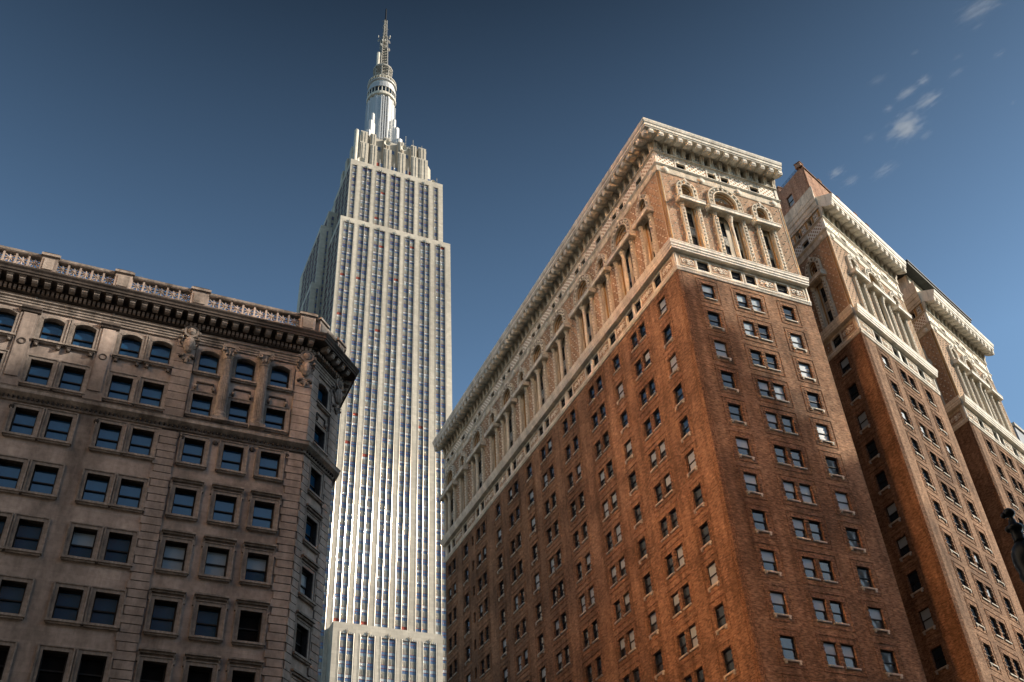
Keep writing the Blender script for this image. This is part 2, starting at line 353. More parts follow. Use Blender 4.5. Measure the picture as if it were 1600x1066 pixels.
def win_protos(w, h, var, sill='plain', d=0.17):
    key = (round(w, 2), round(h, 2), var, sill, d)
    if key in _pc: return _pc[key]
    g = MB(); mid = h * 0.5
    up, lo = {0: ('gdark', 'gdark'), 1: ('blind', 'gdark'), 2: ('blind', 'blind'), 3: ('gblue', 'gblue')}[var]
    g.poly([(-w / 2, d + .07, mid), (w / 2, d + .07, mid), (w / 2, d + .07, h), (-w / 2, d + .07, h)], up)
    g.poly([(-w / 2, d + .11, 0), (w / 2, d + .11, 0), (w / 2, d + .11, mid + .01), (-w / 2, d + .11, mid + .01)], lo)
    f = MB(); t = 0.065
    f.box(-w / 2, -w / 2 + t, d, d + .13, 0, h, 'sash'); f.box(w / 2 - t, w / 2, d, d + .13, 0, h, 'sash')
    f.box(-w / 2 + t, w / 2 - t, d + .002, d + .13, h - t, h, 'sash'); f.box(-w / 2 + t, w / 2 - t, d + .002, d + .13, 0, t, 'sash')
    f.box(-w / 2 + t, w / 2 - t, d + .012, d + .12, mid - .035, mid + .035, 'sash')
    out = [('window', g), ('window_frame', f)]
    if sill in ('plain', 'bracket'):
        sm = MB(); e = .05 if sill == 'plain' else .12
        sm.box(-w / 2 - e, w / 2 + e, -.13, .2, -.12, .02, 'sill')
        if sill == 'bracket':
            for q in (-1, 1): sm.box(q * (w / 2 - .06) - .09, q * (w / 2 - .06) + .09, -.15, .02, -.34, -.12, 'sill')
        out.append(('window_sill', sm))
    _pc[key] = out; return out

# ================================================================== HOTEL (one building with three street wings)
HL = 'huge red brick hotel with three wings and cream arcaded top floors under bracketed cornices'
hotel = thing('hotel_building', HL, 'building', (66, 90, 0))
HW = Windows()
ZT, PITCH, WH = 72.35, 3.82, 2.02
def ring_rect(mb, xa, xb, za, zb, t, y0, m):
    mb.box(xa - t, xb + t, y0, .01, zb, zb + t, m); mb.box(xa - t, xb + t, y0, .01, za - t, za, m)
    mb.box(xa - t, xa, y0 + .002, .01, za, zb, m); mb.box(xb, xb + t, y0 + .002, .01, za, zb, m)
def bay_protos(big):
    """arched two storey opening with balcony; local x=0 at its axis, z absolute"""
    ri, ro, cz = (1.50, 2.28, 86.45) if big else (0.74, 1.33, 86.55)
    hw, ho = (1.62, 2.2) if big else (0.80, 1.33); bw = 2.78 if big else 1.68
    zb0, zb1 = 83.92, 84.5
    a = MB()
    # archivolt: two raised cream rims, mottled band between, bosses
    a.ring(0, cz, ro - .13, ro, -.36, 0.02, 'cream', n=20); a.ring(0, cz, ri, ri + .13, -.36, .02, 'cream', n=20)
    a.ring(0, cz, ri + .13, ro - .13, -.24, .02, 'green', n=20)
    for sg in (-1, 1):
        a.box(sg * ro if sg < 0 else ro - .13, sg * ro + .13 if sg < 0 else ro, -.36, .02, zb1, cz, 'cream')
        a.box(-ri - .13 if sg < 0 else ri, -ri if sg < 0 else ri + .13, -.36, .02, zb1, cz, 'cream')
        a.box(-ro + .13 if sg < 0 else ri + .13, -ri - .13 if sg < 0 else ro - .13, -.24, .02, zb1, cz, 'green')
    rm = (ri + ro) / 2; nb = 9 if big else 5
    for j in range(nb):
        t = math.pi * (j + .5) / nb
        a.blob((rm * math.cos(t), -.27, cz + rm * math.sin(t)), .19, .17, .19, 'creamw')
    for sg in (-1, 1):
        for z in (84.95, 85.6, 86.2): a.blob((sg * rm, -.27, z), .19, .17, .19, 'creamw')
    # stepped inner mouldings
    for k, (m, dr) in enumerate((('gold', .0), ('cream', .08), ('gold', .16), ('cream', .24))):
        r1 = ri - dr; a.ring(0, cz, r1 - .08, r1 - .001, -.02 + .12 * k, .52, m, n=18, caps=False)
        for sg in (-1, 1):
            x0, x1 = sorted((sg * (r1 - .08), sg * (r1 - .001))); a.box(x0, x1, -.02 + .12 * k, .52, zb1, cz, m)
    # crest on the crown of the arch and its shoulders
    a.blob((0, -.3, cz + ro + .05), .30, .2, .26, 'creamw'); a.blob((0, -.32, cz + ro + .32), .14, .12, .16, 'creamw')
    for sg in (-1, 1):
        a.blob((sg * .34, -.26, cz + ro - .02), .2, .14, .13, 'cream'); a.blob((sg * (ro + .02), -.2, zb1 + .12), .16, .2, .14, 'cream')
    ty = MB(); r2 = ri - .46
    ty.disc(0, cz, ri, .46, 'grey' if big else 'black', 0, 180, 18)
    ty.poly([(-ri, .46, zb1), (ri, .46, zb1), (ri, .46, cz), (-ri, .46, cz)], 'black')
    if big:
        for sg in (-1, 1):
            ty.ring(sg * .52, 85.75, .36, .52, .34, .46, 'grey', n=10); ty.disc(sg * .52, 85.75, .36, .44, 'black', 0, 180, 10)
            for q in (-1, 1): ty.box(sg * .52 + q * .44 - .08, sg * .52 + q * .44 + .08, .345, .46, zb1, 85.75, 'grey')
        ty.ring(0, 86.85, .28, .40, .30, .46, 'gold', 0, 360, 16, False); ty.disc(0, 86.85, .28, .42, 'gdark', 0, 360, 14)
        ty.blob((0, .36, 86.95), .12, .12, .16, 'creamw'); ty.blob((0, .34, 86.72), .15, .12, .18, 'creamw')
    bal = MB()
    bal.box(-bw, bw, -.95, .02, zb0 + .1, zb1 - .06, 'creamw'); bal.box(-bw - .06, bw + .06, -1.01, .02, zb1 - .06, zb1 + .04, 'creamw')
    bal.box(-bw + .1, bw - .1, -.83, .02, zb0, zb0 + .1, 'cream')
    for sg in (-1, 1): bal.box(sg * (bw - .3) - .28, sg * (bw - .3) + .28, -.55, 0, zb1 + .04, zb1 + .42, 'cream')
    pil = MB()
    pc = (hw + ho) / 2; pw = (ho - hw)
    pil.box(-pw / 2, -pw / 2 + .11, -.34, .02, 77.0, 83.3, 'cream'); pil.box(pw / 2 - .11, pw / 2, -.34, .02, 77.0, 83.3, 'cream')
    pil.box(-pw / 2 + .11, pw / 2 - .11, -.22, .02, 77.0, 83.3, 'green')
    z = 77.3; k = 0
    while z < 83.2:
        pil.blob((0, -.27, z), .17, .18, .17, 'creamw'); z += .52
        for q in (-1, 1): pil.blob((q * .08, -.25, z - .26), .05, .05, .09, 'cream', 4, 1)
    pil.box(-pw / 2 - .06, pw / 2 + .06, -.42, .02, 76.9, 77.12, 'cream')
    pil.lathe([(.2, 83.3), (.26, 83.45), (.24, 83.6), (.34, 83.75), (.36, 83.92)], 0, -.18, 8, 'cream')
    col = MB()
    col.box(-.34, .34, -.62, .06, 76.9, 77.15, 'cream')
    col.lathe([(.32, 77.15), (.32, 77.3), (.25, 77.42), (.25, 80), (.22, 82.8), (.27, 82.88), (.24, 82.95), (.3, 83.2), (.28, 83.3), (.4, 83.55), (.42, 83.75)], 0, -.28, 12, 'cream')
    col.box(-.42, .42, -.7, .1, 83.75, 83.92, 'cream')
    gl = MB()
    y = .5
    cols = ((-1.5, -.28), (.28, 1.5)) if big else ((-.7, .7),)
    gl.poly([(-hw, y + .12, 76.9), (hw, y + .12, 76.9), (hw, y + .12, 84.4), (-hw, y + .12, 84.4)], 'gdark')
    fr = MB()
    for za, zb in ((76.9, 77.65), (79.95, 81.3), (83.65, 84.4)):
        fr.box(-hw, hw, y - .02, y + .1, za, zb, 'grey' if za == 79.95 else 'cream')
    for xa, xb in cols:
        c = (xa + xb) / 2
        fr.blob((c - .18, y - .02, 80.7), .12, .1, .26, 'cream'); fr.blob((c + .18, y - .02, 80.5), .12, .1, .22, 'creamw')
        fr.box(c - .4, c + .4, y - .06, y - .02, 79.97, 80.08, 'cream'); fr.box(c - .4, c + .4, y - .06, y - .02, 81.15, 81.28, 'cream')
        for z0, z1 in ((77.65, 79.95), (81.3, 83.65)):
            zm = (z0 + z1) / 2
            fr.box(xa, xa + .06, y + .01, y + .1, z0, z1, 'sash'); fr.box(xb - .06, xb, y + .01, y + .1, z0, z1, 'sash')
            fr.box(xa + .06, xb - .06, y + .03, y + .1, zm - .04, zm + .04, 'sash')
    if big: fr.box(-.28, .28, y - .04, y + .1, 77.65, 83.65, 'cream')
    # splayed reveals in gold and cream
    for sg in (-1, 1):
        for k, m in enumerate(('cream', 'gold', 'cream')):
            xa, xb = sorted((sg * (hw - .09 * k), sg * (hw - .09 * (k + 1)))); fr.box(xa, xb, .02 + .15 * k, y, 76.9, 84.2, m)
    return dict(arch=a.mesh('arched_window'), tym=ty.mesh('tympanum'), bal=bal.mesh('balcony'), pil=pil.mesh('pilaster'), col=col.mesh('column'),
                glass=gl.mesh('window_pane'), frame=fr.mesh('window_surround'), pc=pc, ri=ri, ro=ro, cz=cz, hw=hw, ho=ho)
BIG, SMALL = bay_protos(True), bay_protos(False)
def make_bay(M, x, big):
    P = BIG if big else SMALL; Mx = M @ T((x, 0, 0))
    a = put('arched_window', P['arch'], hotel, Mx)
    put('tympanum', P['tym'], a, Mx); put('balcony', P['bal'], a, Mx); put('window_pane', P['glass'], a, Mx); put('window_surround', P['frame'], a, Mx)
    for sg in (-1, 1): put('pilaster', P['pil'], a, Mx @ T((sg * P['pc'], 0, 0)))
    if big: put('column', P['col'], a, Mx)
def relief(mb, cx, cz, w, h):
    """foliate relief panel in the belt"""
    mb.box(cx - w / 2, cx + w / 2, -.03, .01, cz - h / 2, cz + h / 2, 'tan')
    ring_rect(mb, cx - w / 2, cx + w / 2, cz - h / 2, cz + h / 2, .09, -.08, 'cream')
    rr = min(w, h) * .34
    for sg in (-1, 1):
        mb.ring(cx + sg * w * .22, cz, rr * .55, rr * .8, -.12, -.02, 'creamw', 20 if sg > 0 else -20, 330 if sg > 0 else 250, 10)
        mb.blob((cx + sg * w * .22, -.07, cz), rr * .3, .08, rr * .3, 'creamw')
        mb.blob((cx + sg * w * .40, -.06, cz + .12), .08, .06, .12, 'creamw'); mb.blob((cx + sg * w * .38, -.06, cz - .2), .1, .05, .07, 'creamw')
    mb.blob((cx, -.09, cz + .08), rr * .5, .1, rr * .75, 'creamw'); mb.blob((cx, -.08, cz - rr * .8), rr * .6, .07, rr * .3, 'creamw')
def facade(M, x0, x1, wins, bays, mL, mR, rows, cornice='big', belt_pan=True, extra=(), stud_skip=None, brk0=1, quoins=(), zlow=0.0, blindp=0.35, bricktier='tan', face=1):
    """one face of the hotel. wins = groups of openings [(xa,xb),...] that share a brick surround"""
    wins = [[((a - .05, b + .2) if face > 0 else (a - .17, b + .05)) for a, b in g] for g in wins]
    flat = [c for g in wins for c in g]
    rnd = random.Random(int(x1 * 10 + rows * 7 + M[0][3]))
    # ---- lower brick wall
    holes = []
    for k in range(rows):
        zt = ZT - PITCH * k
        for xa, xb in flat: holes.append((xa, xb, zt - WH, zt, .31))
        for xa, xb in extra: holes.append((xa, xb, zt - 1.55, zt - .1, .36))
    mb = MB(); mb.wall(x0, x1, zlow, 73.42, holes, 'brick', mr='brick_trim')
    for k in range(rows):
        zt = ZT - PITCH * k; zb = zt - WH
        for g in wins:
            xa, xb = g[0][0], g[-1][1]
            # flush-toothed jamb bricks: alternate courses stand proud
            for e in {v for c in g for v in c}:
                for j in range(5):
                    zz = zb + .1 + j * .4; sg = -1 if any(abs(e - c[0]) < 1e-6 for c in g) else 1
                    a, b = sorted((e, e + sg * .24)); mb.box(a, b, -.055, .005, zz, zz + .2, 'brick_trim')
            mb.box(xa - .25, xb + .25, -.035, .005, zt + .0, zt + .36, 'brick_trim')
            o = .5
            ring_rect(mb, xa - o, xb + o, zb - .55, zt + .52, .075, -.055, 'brick_trim')
            for c in g:
                wdt = c[1] - c[0]; v = 0 if rnd.random() > blindp else rnd.choice((1, 1, 2))
                s = 'bracket' if (k >= brk0 and len(g) == 1) else ('bracket' if (brk0 == 99 and k > 0 and rnd.random() < .6) else 'plain')
                if k == 0: s = 'plain'
                HW.add(M @ T(((c[0] + c[1]) / 2, 0, zb)), wdt, WH, win_protos(wdt, WH, v, s))
        for xa, xb in extra: HW.add(M @ T(((xa + xb) / 2, 0, zt - 1.55)), xb - xa, 1.45, win_protos(xb - xa, 1.45, 0, 'none'))
    for q in quoins:
        mb.box(q, q + .1, -.05, .005, zlow, 73.38, 'brick_trim'); mb.box(q + .26, q + .34, -.03, .005, zlow, 73.38, 'brick_trim')
    put('brick_wall', mb, hotel, M)
    # ---- belt course with relief panels
    mb = MB(); bh = [(a, b, 74.2, 75.6, .31) for a, b in flat]
    mb.wall(x0, x1, 73.42, 75.97, bh, 'cream')
    mb.prism([(.01, 73.42), (-.10, 73.42), (-.18, 73.6), (-.12, 73.68), (-.2, 73.8), (-.2, 73.92), (.01, 73.98)], x0, x1, 'creamw', mL, mR)
    n = int((x1 - x0) / .24)
    for i in range(n): mb.box(x0 + .24 * i + .05, x0 + .24 * i + .17, -.23, -.16, 73.66, 73.8, 'creamw')
    for a, b in flat:
        HW.add(M @ T(((a + b) / 2, 0, 74.2)), b - a, 1.4, win_protos(b - a, 1.4, 0, 'none'))
        ring_rect(mb, a, b, 74.2, 75.6, .13, -.07, 'creamw')
    edges = [x0 + .3] + [v for c in flat for v in c] + [x1 - .3]
    for a, b in zip(edges[0::2], edges[1::2]):
        if b - a > 1.2: relief(mb, (a + b) / 2, 74.9, b - a - .55, 1.2)
        elif b - a > .5: mb.box((a + b) / 2 - .14, (a + b) / 2 + .14, -.1, 0.01, 73.98, 75.95, 'creamw')
    for e in (x0, x1): mb.box(max(x0, e - .16), min(x1, e + .16), -.1, .01, 73.98, 75.95, 'creamw')
    put('belt_course', mb, hotel, M)
    # ---- projecting ledge
    mb = MB()
    mb.prism([(.01, 75.97), (-.60, 75.95), (-.62, 76.14), (-.70, 76.18), (-.72, 76.42), (-.80, 76.48), (-.84, 76.74), (-.88, 76.78), (-.88, 76.9), (.01, 77.02)], x0, x1, 'creamw', mL, mR)
    put('ledge', mb, hotel, M)
    # ---- arcaded tier
    mb = MB(); up = []
    for x, big in bays:
        P = BIG if big else SMALL
        up.append((x - P['hw'], x + P['hw'], 76.92, 84.5, .62)); up.append((x - P['ri'], x + P['ri'], 84.5, P['cz'], .5)); up.append((x - P['ri'] , x + P['ri'], P['cz'], P['cz'] + P['ri'], .0))
    # wall sheet with the arch heads left out, then filled round
    mb.wall(x0, x1, 76.92, 89.9, up, bricktier)
    for x, big in bays:
        P = BIG if big else SMALL
        mb.archfill(x, P['cz'], P['ri'], x - P['ri'], x + P['ri'], P['cz'] + P['ri'], 0, bricktier)
    # raised terracotta studs, laid in a staggered net
    z = 77.5; row = 0
    while z < 88.4:
        x = x0 + .55 + (.42 if row % 2 else 0)
        while x < x1 - .4:
            ok = True
            for bx, big in bays:
                P = BIG if big else SMALL
                if z < 84.8 and abs(x - bx) < P['ho'] + .12: ok = False
                elif z >= 84.3 and (math.hypot(x - bx, z - P['cz']) < P['ro'] + .15 or (z < P['cz'] and abs(x - bx) < P['ro'] + .15)): ok = False
            if ok:
                i = len(mb.V); k = mb.mi('creamw'); rr = .11
                mb.V += [(x - rr, 0, z), (x, 0, z - rr), (x + rr, 0, z), (x, 0, z + rr), (x, -.22, z)]
                mb.F += [(i, i + 1, i + 4), (i + 1, i + 2, i + 4), (i + 2, i + 3, i + 4), (i + 3, i, i + 4)]; mb.M += [k] * 4
            x += .84
        z += .62; row += 1
    for e, sg in ((x0, 1), (x1, -1)):
        a, b = sorted((e + sg * .12, e + sg * .26)); mb.box(a, b, -.08, .01, 77.0, 88.7, 'gold'); a, b = sorted((e + sg * .32, e + sg * .4)); mb.box(a, b, -.05, .01, 77.0, 88.7, 'cream')
    put('studded_wall', mb, hotel, M)
    for x, big in bays: make_bay(M, x, big)
    # ---- entablature: disc band, lattice band, console frieze
    mb = MB()
    mb.prism([(.01, 88.72), (-.08, 88.72), (-.12, 88.82), (-.07, 88.9), (-.07, 89.72), (.01, 89.72)], x0, x1, 'cream', mL, mR)
    cs = sorted([x for x, b in bays]); ds = [x0 + 1.05] + [(a + b) / 2 for a, b in zip(cs[:-1], cs[1:])] + [x1 - 1.05]
    for x in ds:
        mb.lathe([(0.02, 0), (.40, 0), (.40, .14), (.26, .22), (.02, .24)], 0, 0, 14, 'creamw')
        nV = (14 * 5)
        for j in range(len(mb.V) - nV, len(mb.V)):
            a, b, c = mb.V[j]; mb.V[j] = (x + a, -.07 - c, 89.2 + b)
    mb.prism([(.01, 89.7), (-.16, 89.72), (-.2, 89.8), (-.3, 89.86), (-.3, 89.96), (-.2, 90.0), (-.14, 90.1), (.01, 90.12)], x0, x1, 'creamw', mL, mR)
    aw = [(a + .12, b - .12) if b - a > 1.1 else (a + .08, b - .08) for a, b in flat]
    mb.wall(x0, x1, 90.1, 91.76, [(a, b, 90.14, 91.1, .45) for a, b in aw], 'lattice', y=-.02, mr='cream')
    for a, b in aw:
        HW.add(M @ T(((a + b) / 2, 0, 90.14)), b - a, .96, win_protos(b - a, .96, 0, 'none'))
        mb.box(a - .14, a, -.09, .01, 90.12, 91.74, 'creamw'); mb.box(b, b + .14, -.09, .01, 90.12, 91.74, 'creamw'); mb.box(a - .001, b + .001, -.085, .01, 91.1, 91.74, 'cream')
    for e, sg in ((x0, 1), (x1, -1)):
        a, b = sorted((e, e + sg * .35)); mb.box(a, b, -.1, .01, 90.12, 91.74, 'creamw')
    mb.prism([(.01, 91.74), (-.12, 91.76), (-.14, 91.86), (-.26, 91.9), (-.28, 92.0), (.01, 92.06)], x0, x1, 'cream', mL, mR)
    mb.prism([(.01, 91.862), (-.2, 91.87), (-.2, 91.895), (.01, 91.899)], x0, x1, 'gold', mL, mR)
    nn = max(1, round((x1 - x0 - .5) / 1.22)); st = (x1 - x0 - .5) / nn
    cx = [x0 + .25 + st * i for i in range(nn + 1)]
    fh = [(a + .27, b - .27, 92.12, 93.45, .5) for i, (a, b) in enumerate(zip(cx[:-1], cx[1:])) if i % 2]
    mb.wall(x0, x1, 92.0, 94.6, fh, 'cream')
    for i, (a, b) in enumerate(zip(cx[:-1], cx[1:])):
        c = (a + b) / 2
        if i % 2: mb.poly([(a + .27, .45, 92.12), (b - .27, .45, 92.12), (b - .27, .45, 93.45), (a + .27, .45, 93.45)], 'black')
        else:
            mb.box(a + .28, b - .28, -.03, .01, 92.15, 93.35, 'grey')
            for sg in (-1, 1):
                mb.blob((c + sg * .14, -.05, 92.5), .1, .06, .16, 'creamw'); mb.blob((c + sg * .14, -.05, 93.0), .1, .06, .16, 'creamw')
    if cornice == 'big':
        for x in cx:
            for sg in (-1, 1):
                a, b = sorted((x + sg * .03, x + sg * .22))
                mb.prism([(.01, 92.06), (-.2, 92.06), (-.28, 92.3), (-.26, 92.7), (-.42, 93.1), (-.46, 93.58), (.01, 93.58)], a, b, 'cream')
            mb.box(x - .03, x + .03, -.22, .01, 92.1, 93.58, 'gold')
    else:
        for x in cx: mb.box(x - .16, x + .16, -.06, .01, 92.06, 93.5, 'gold')
    put('entablature', mb, hotel, M)
    mb = MB()
    if cornice == 'big':
        prof = [(.01, 93.58), (-1.9, 93.58), (-1.92, 93.72), (-2.0, 93.76), (-2.02, 94.1), (-2.1, 94.16), (-2.2, 94.42), (-2.22, 94.6), (-2.0, 94.72), (.01, 95.6)]
        mb.prism(prof, x0, x1, 'creamw', mL if mL == 1 else 0, mR if mR == 1 else 0)
        for x in cx + ([x1 + 1.1] if mR == 1 else []) + ([x0 - 1.1] if mL == 1 else []):
            mb.prism([(-.5, 93.59), (-.52, 93.46), (-.9, 93.2), (-1.4, 92.98), (-1.74, 92.95), (-1.8, 93.1), (-1.8, 93.59)], x - .31, x + .31, 'creamw')
            mb.box(x - .24, x + .24, -1.84, -1.8, 93.1, 93.5, 'creamw')
        put('cornice', mb, hotel, M)
    else:
        mb.prism([(.01, 93.5), (-.2, 93.52), (-.24, 93.8), (-.34, 93.9), (-.38, 94.5), (-.5, 94.62), (-.54, 95.2), (-.6, 95.3), (-.6, 95.8), (-.25, 95.95), (-.2, 97.5), (.01, 97.7)], x0, x1, 'cream', mL, mR)
        put('moulded_cornice', mb, hotel, M)
def roofplate(name, pts, z, m='roof'):
    mb = MB(); mb.poly([(x, y, z) for x, y in pts], m); return put(name, mb, hotel, Matrix())

CX, CY = 49.35, 62.73
F1 = frame(CX, CY, 0)
facade(F1, 0, 16.9, [[(2.68, 3.92)], [(6.93, 8.03), (8.73, 9.83)], [(12.78, 14.02)]], [(3.3, 0), (8.38, 1), (13.4, 0)], 1, 0.0, 13, quoins=(.15,), blindp=.5)
L1 = frame(CX, CY, -90)     # local x = CY - y
def yy(a, b): return (CY - b, CY - a)
lw = [[yy(65.8, 67.02)], [yy(70.2, 71.25), yy(72.0, 73.08)], [yy(76.15, 77.35)], [yy(80.4, 81.5), yy(82.3, 83.4)], [yy(87.3, 88.35), yy(89.4, 90.45)],
      [yy(94.0, 95.1), yy(95.85, 96.95)], [yy(100.0, 101.3)], [yy(104.4, 105.5), yy(106.3, 107.35)], [yy(110.4, 111.7)], [yy(115.75, 116.8), yy(117.6, 118.7)],
      [yy(122.4, 123.75)], [yy(127.2, 128.3), yy(129.1, 130.2)]]
lw = [sorted(g) for g in lw][::-1]
lb = [(CY - c, b) for c, b in ((66.4, 0), (71.65, 1), (76.75, 0), (81.9, 1), (88.87, 1), (95.5, 1), (100.65, 0), (105.9, 1), (111.05, 0), (117.2, 1), (123.1, 0), (128.7, 1))]
facade(L1, -68.57, 0, lw, lb, 0.0, 1, 11, extra=[yy(120.1, 120.8)], quoins=(-.5,), brk0=1, blindp=.35, face=-1)
# wing 1: the two hidden faces and its roof
mb = MB(); mb.poly([(66.25, 62.73, 0), (66.25, 131.3, 0), (66.25, 131.3, 94.6), (66.25, 62.73, 94.6)], 'brick'); mb.poly([(49.35, 131.3, 0), (66.25, 131.3, 0), (66.25, 131.3, 95.6), (49.35, 131.3, 95.6)], 'brick')
mb.poly([(49.35, 62.73, 95.6), (66.25, 62.73, 95.6), (66.25, 131.3, 95.6), (49.35, 131.3, 95.6)], 'roof'); mb.poly([(66.25, 62.73, 94.6), (66.25, 131.3, 94.6), (66.25, 131.3, 95.6), (66.25, 62.73, 95.6)], 'cream')
put('rear_wall', mb, hotel, Matrix())
ANG = 21.2
ca, sa = math.cos(R(ANG)), math.sin(R(ANG))
def wing(cx, cy, rows, retrows):
    Mf = frame(cx, cy, ANG); Ml = frame(cx, cy, -90); L = 18.7; mt = math.tan(R((90 - ANG) / 2))
    facade(Mf, 0, L, [[(3.75, 5.05)], [(7.98, 9.22), (9.98, 11.16)], [(14.1, 15.4)]], [(4.4, 0), (9.57, 1), (14.75, 0)], mt, 0, rows, quoins=(.15, .55), blindp=.1)
    facade(Ml, -34, 0, [[(-19.6, -18.3)], [(-11.6, -10.3)], [(-4.3, -3.05)]], [(-18.9, 0), (-10.95, 0), (-3.68, 0)], 0, mt, retrows, cornice='flat', quoins=(-.5,), blindp=.6, face=-1)
    a, b = (cx, cy), (cx + L * ca, cy + L * sa); yb = 110
    mb = MB(); mb.poly([(*b, 0), (b[0], yb, 0), (b[0], yb, 94.6), (*b, 94.6)], 'brick')
    mb.poly([(*a, 95.62), (*b, 95.62), (b[0], yb, 95.62), (a[0], yb, 95.62)], 'roof'); mb.poly([(*b, 94.6), (b[0], yb, 94.6), (b[0], yb, 95.62), (*b, 95.62)], 'cream')
    put('rear_wall', mb, hotel, Matrix()); return a, b, Mf, Ml
w2 = wing(74.3, 64.4, 14, 13)
w3 = wing(99.2, 74.2, 14, 12)
# block that joins the wings at the back of the courts
mb = MB(); mb.box(66.26, 74.29, 97.0, 110, 0, 95.0, 'brick'); mb.box(91.8, 99.19, 100.0, 110, 0, 95.0, 'brick'); mb.box(66.26, 117, 110.01, 131.29, 0, 95.6, 'brick'); put('rear_block', mb, hotel, Matrix())
# penthouse on the middle wing: pink brick, corner piers, railing
def penthouse():
    Mf, Ml = w2[2], w2[3]; mb = MB()
    mb.wall(-32, -.5, 95.6, 102.5, [(-4.9, -3.75, 98.5, 100.4, .3)], 'pink', y=.35)
    o = put('penthouse', mb, hotel, Ml)
    HW.add(Ml @ T((-4.33, .35, 98.5)), 1.15, 1.9, win_protos(1.15, 1.9, 2, 'none'))
    mb = MB(); z0 = 95.6
    mb.wall(.5, 18.3, z0, 102.3, [], 'pink', y=.55)
    mb.prism([(.56, 102.3), (.42, 102.3), (.40, 102.5), (.9, 102.5), (.9, 102.3)], .4, 18.4, 'brick_trim')
    for x in (.45, 5.0, 9.6, 14.2, 17.4):
        mb.box(x, x + .8, .56, 1.4, 102.5, 103.2, 'pink'); mb.box(x - .06, x + .86, .5, 1.46, 103.2, 103.32, 'brick_trim')
    put('penthouse_front', mb, o, Mf)
    mb = MB()
    for x in (-6.6,): mb.box(x, x + 1.0, .3, 1.3, 102.3, 103.3, 'pink'); mb.box(x - .08, x + 1.08, .22, 1.38, 103.3, 103.5, 'brick_trim')
    mb.box(-32, -7, .3, .7, 102.5, 102.9, 'copper')
    for z in (102.7, 103.0, 103.25): mb.bar((-5.6, .6, z), (-1.3, .6, z), .03, 'iron')
    for i in range(7): mb.bar((-5.5 + .65 * i, .6, 102.5), (-5.5 + .65 * i, .6, 103.25), .025, 'iron')
    put('parapet_railing', mb, o, Ml)
    mb = MB(); mb.poly([(w2[0][0] + .4, w2[0][1] + .6, 102.3), (w2[1][0] - .2, w2[1][1] + .4, 102.3), (w2[1][0] - .2, 97, 102.3), (w2[0][0] + .4, 97, 102.3)], 'roof')
    mb.poly([(w2[1][0] - .2, w2[1][1] + .4, 95.6), (w2[1][0] - .2, 97, 95.6), (w2[1][0] - .2, 97, 102.3), (w2[1][0] - .2, w2[1][1] + .4, 102.3)], 'pink')
    put('penthouse_roof', mb, o, Matrix())
penthouse()
def darkroof():
    Mf, Ml = w3[2], w3[3]
    mb = MB(); mb.box(-.7, 19.2, -.5, 12, 100.3, 100.75, 'copper'); mb.box(-.85, 19.35, -.65, 12.2, 100.75, 100.95, 'iron')
    o = put('overhanging_roof', mb, hotel, Mf)
    mb = MB(); mb.box(1.4, 17.8, .9, 11, 95.6, 100.3, 'cream'); put('roof_storey', mb, o, Mf)
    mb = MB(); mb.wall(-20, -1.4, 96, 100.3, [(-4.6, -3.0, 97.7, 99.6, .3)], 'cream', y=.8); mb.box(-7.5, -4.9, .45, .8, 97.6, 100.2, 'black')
    put('roof_storey_side', mb, o, Ml)
    HW.add(Ml @ T((-3.8, .8, 97.7)), 1.6, 1.9, win_protos(1.6, 1.9, 3, 'none'))
darkroof()
HW.build(hotel, 100, 'window')

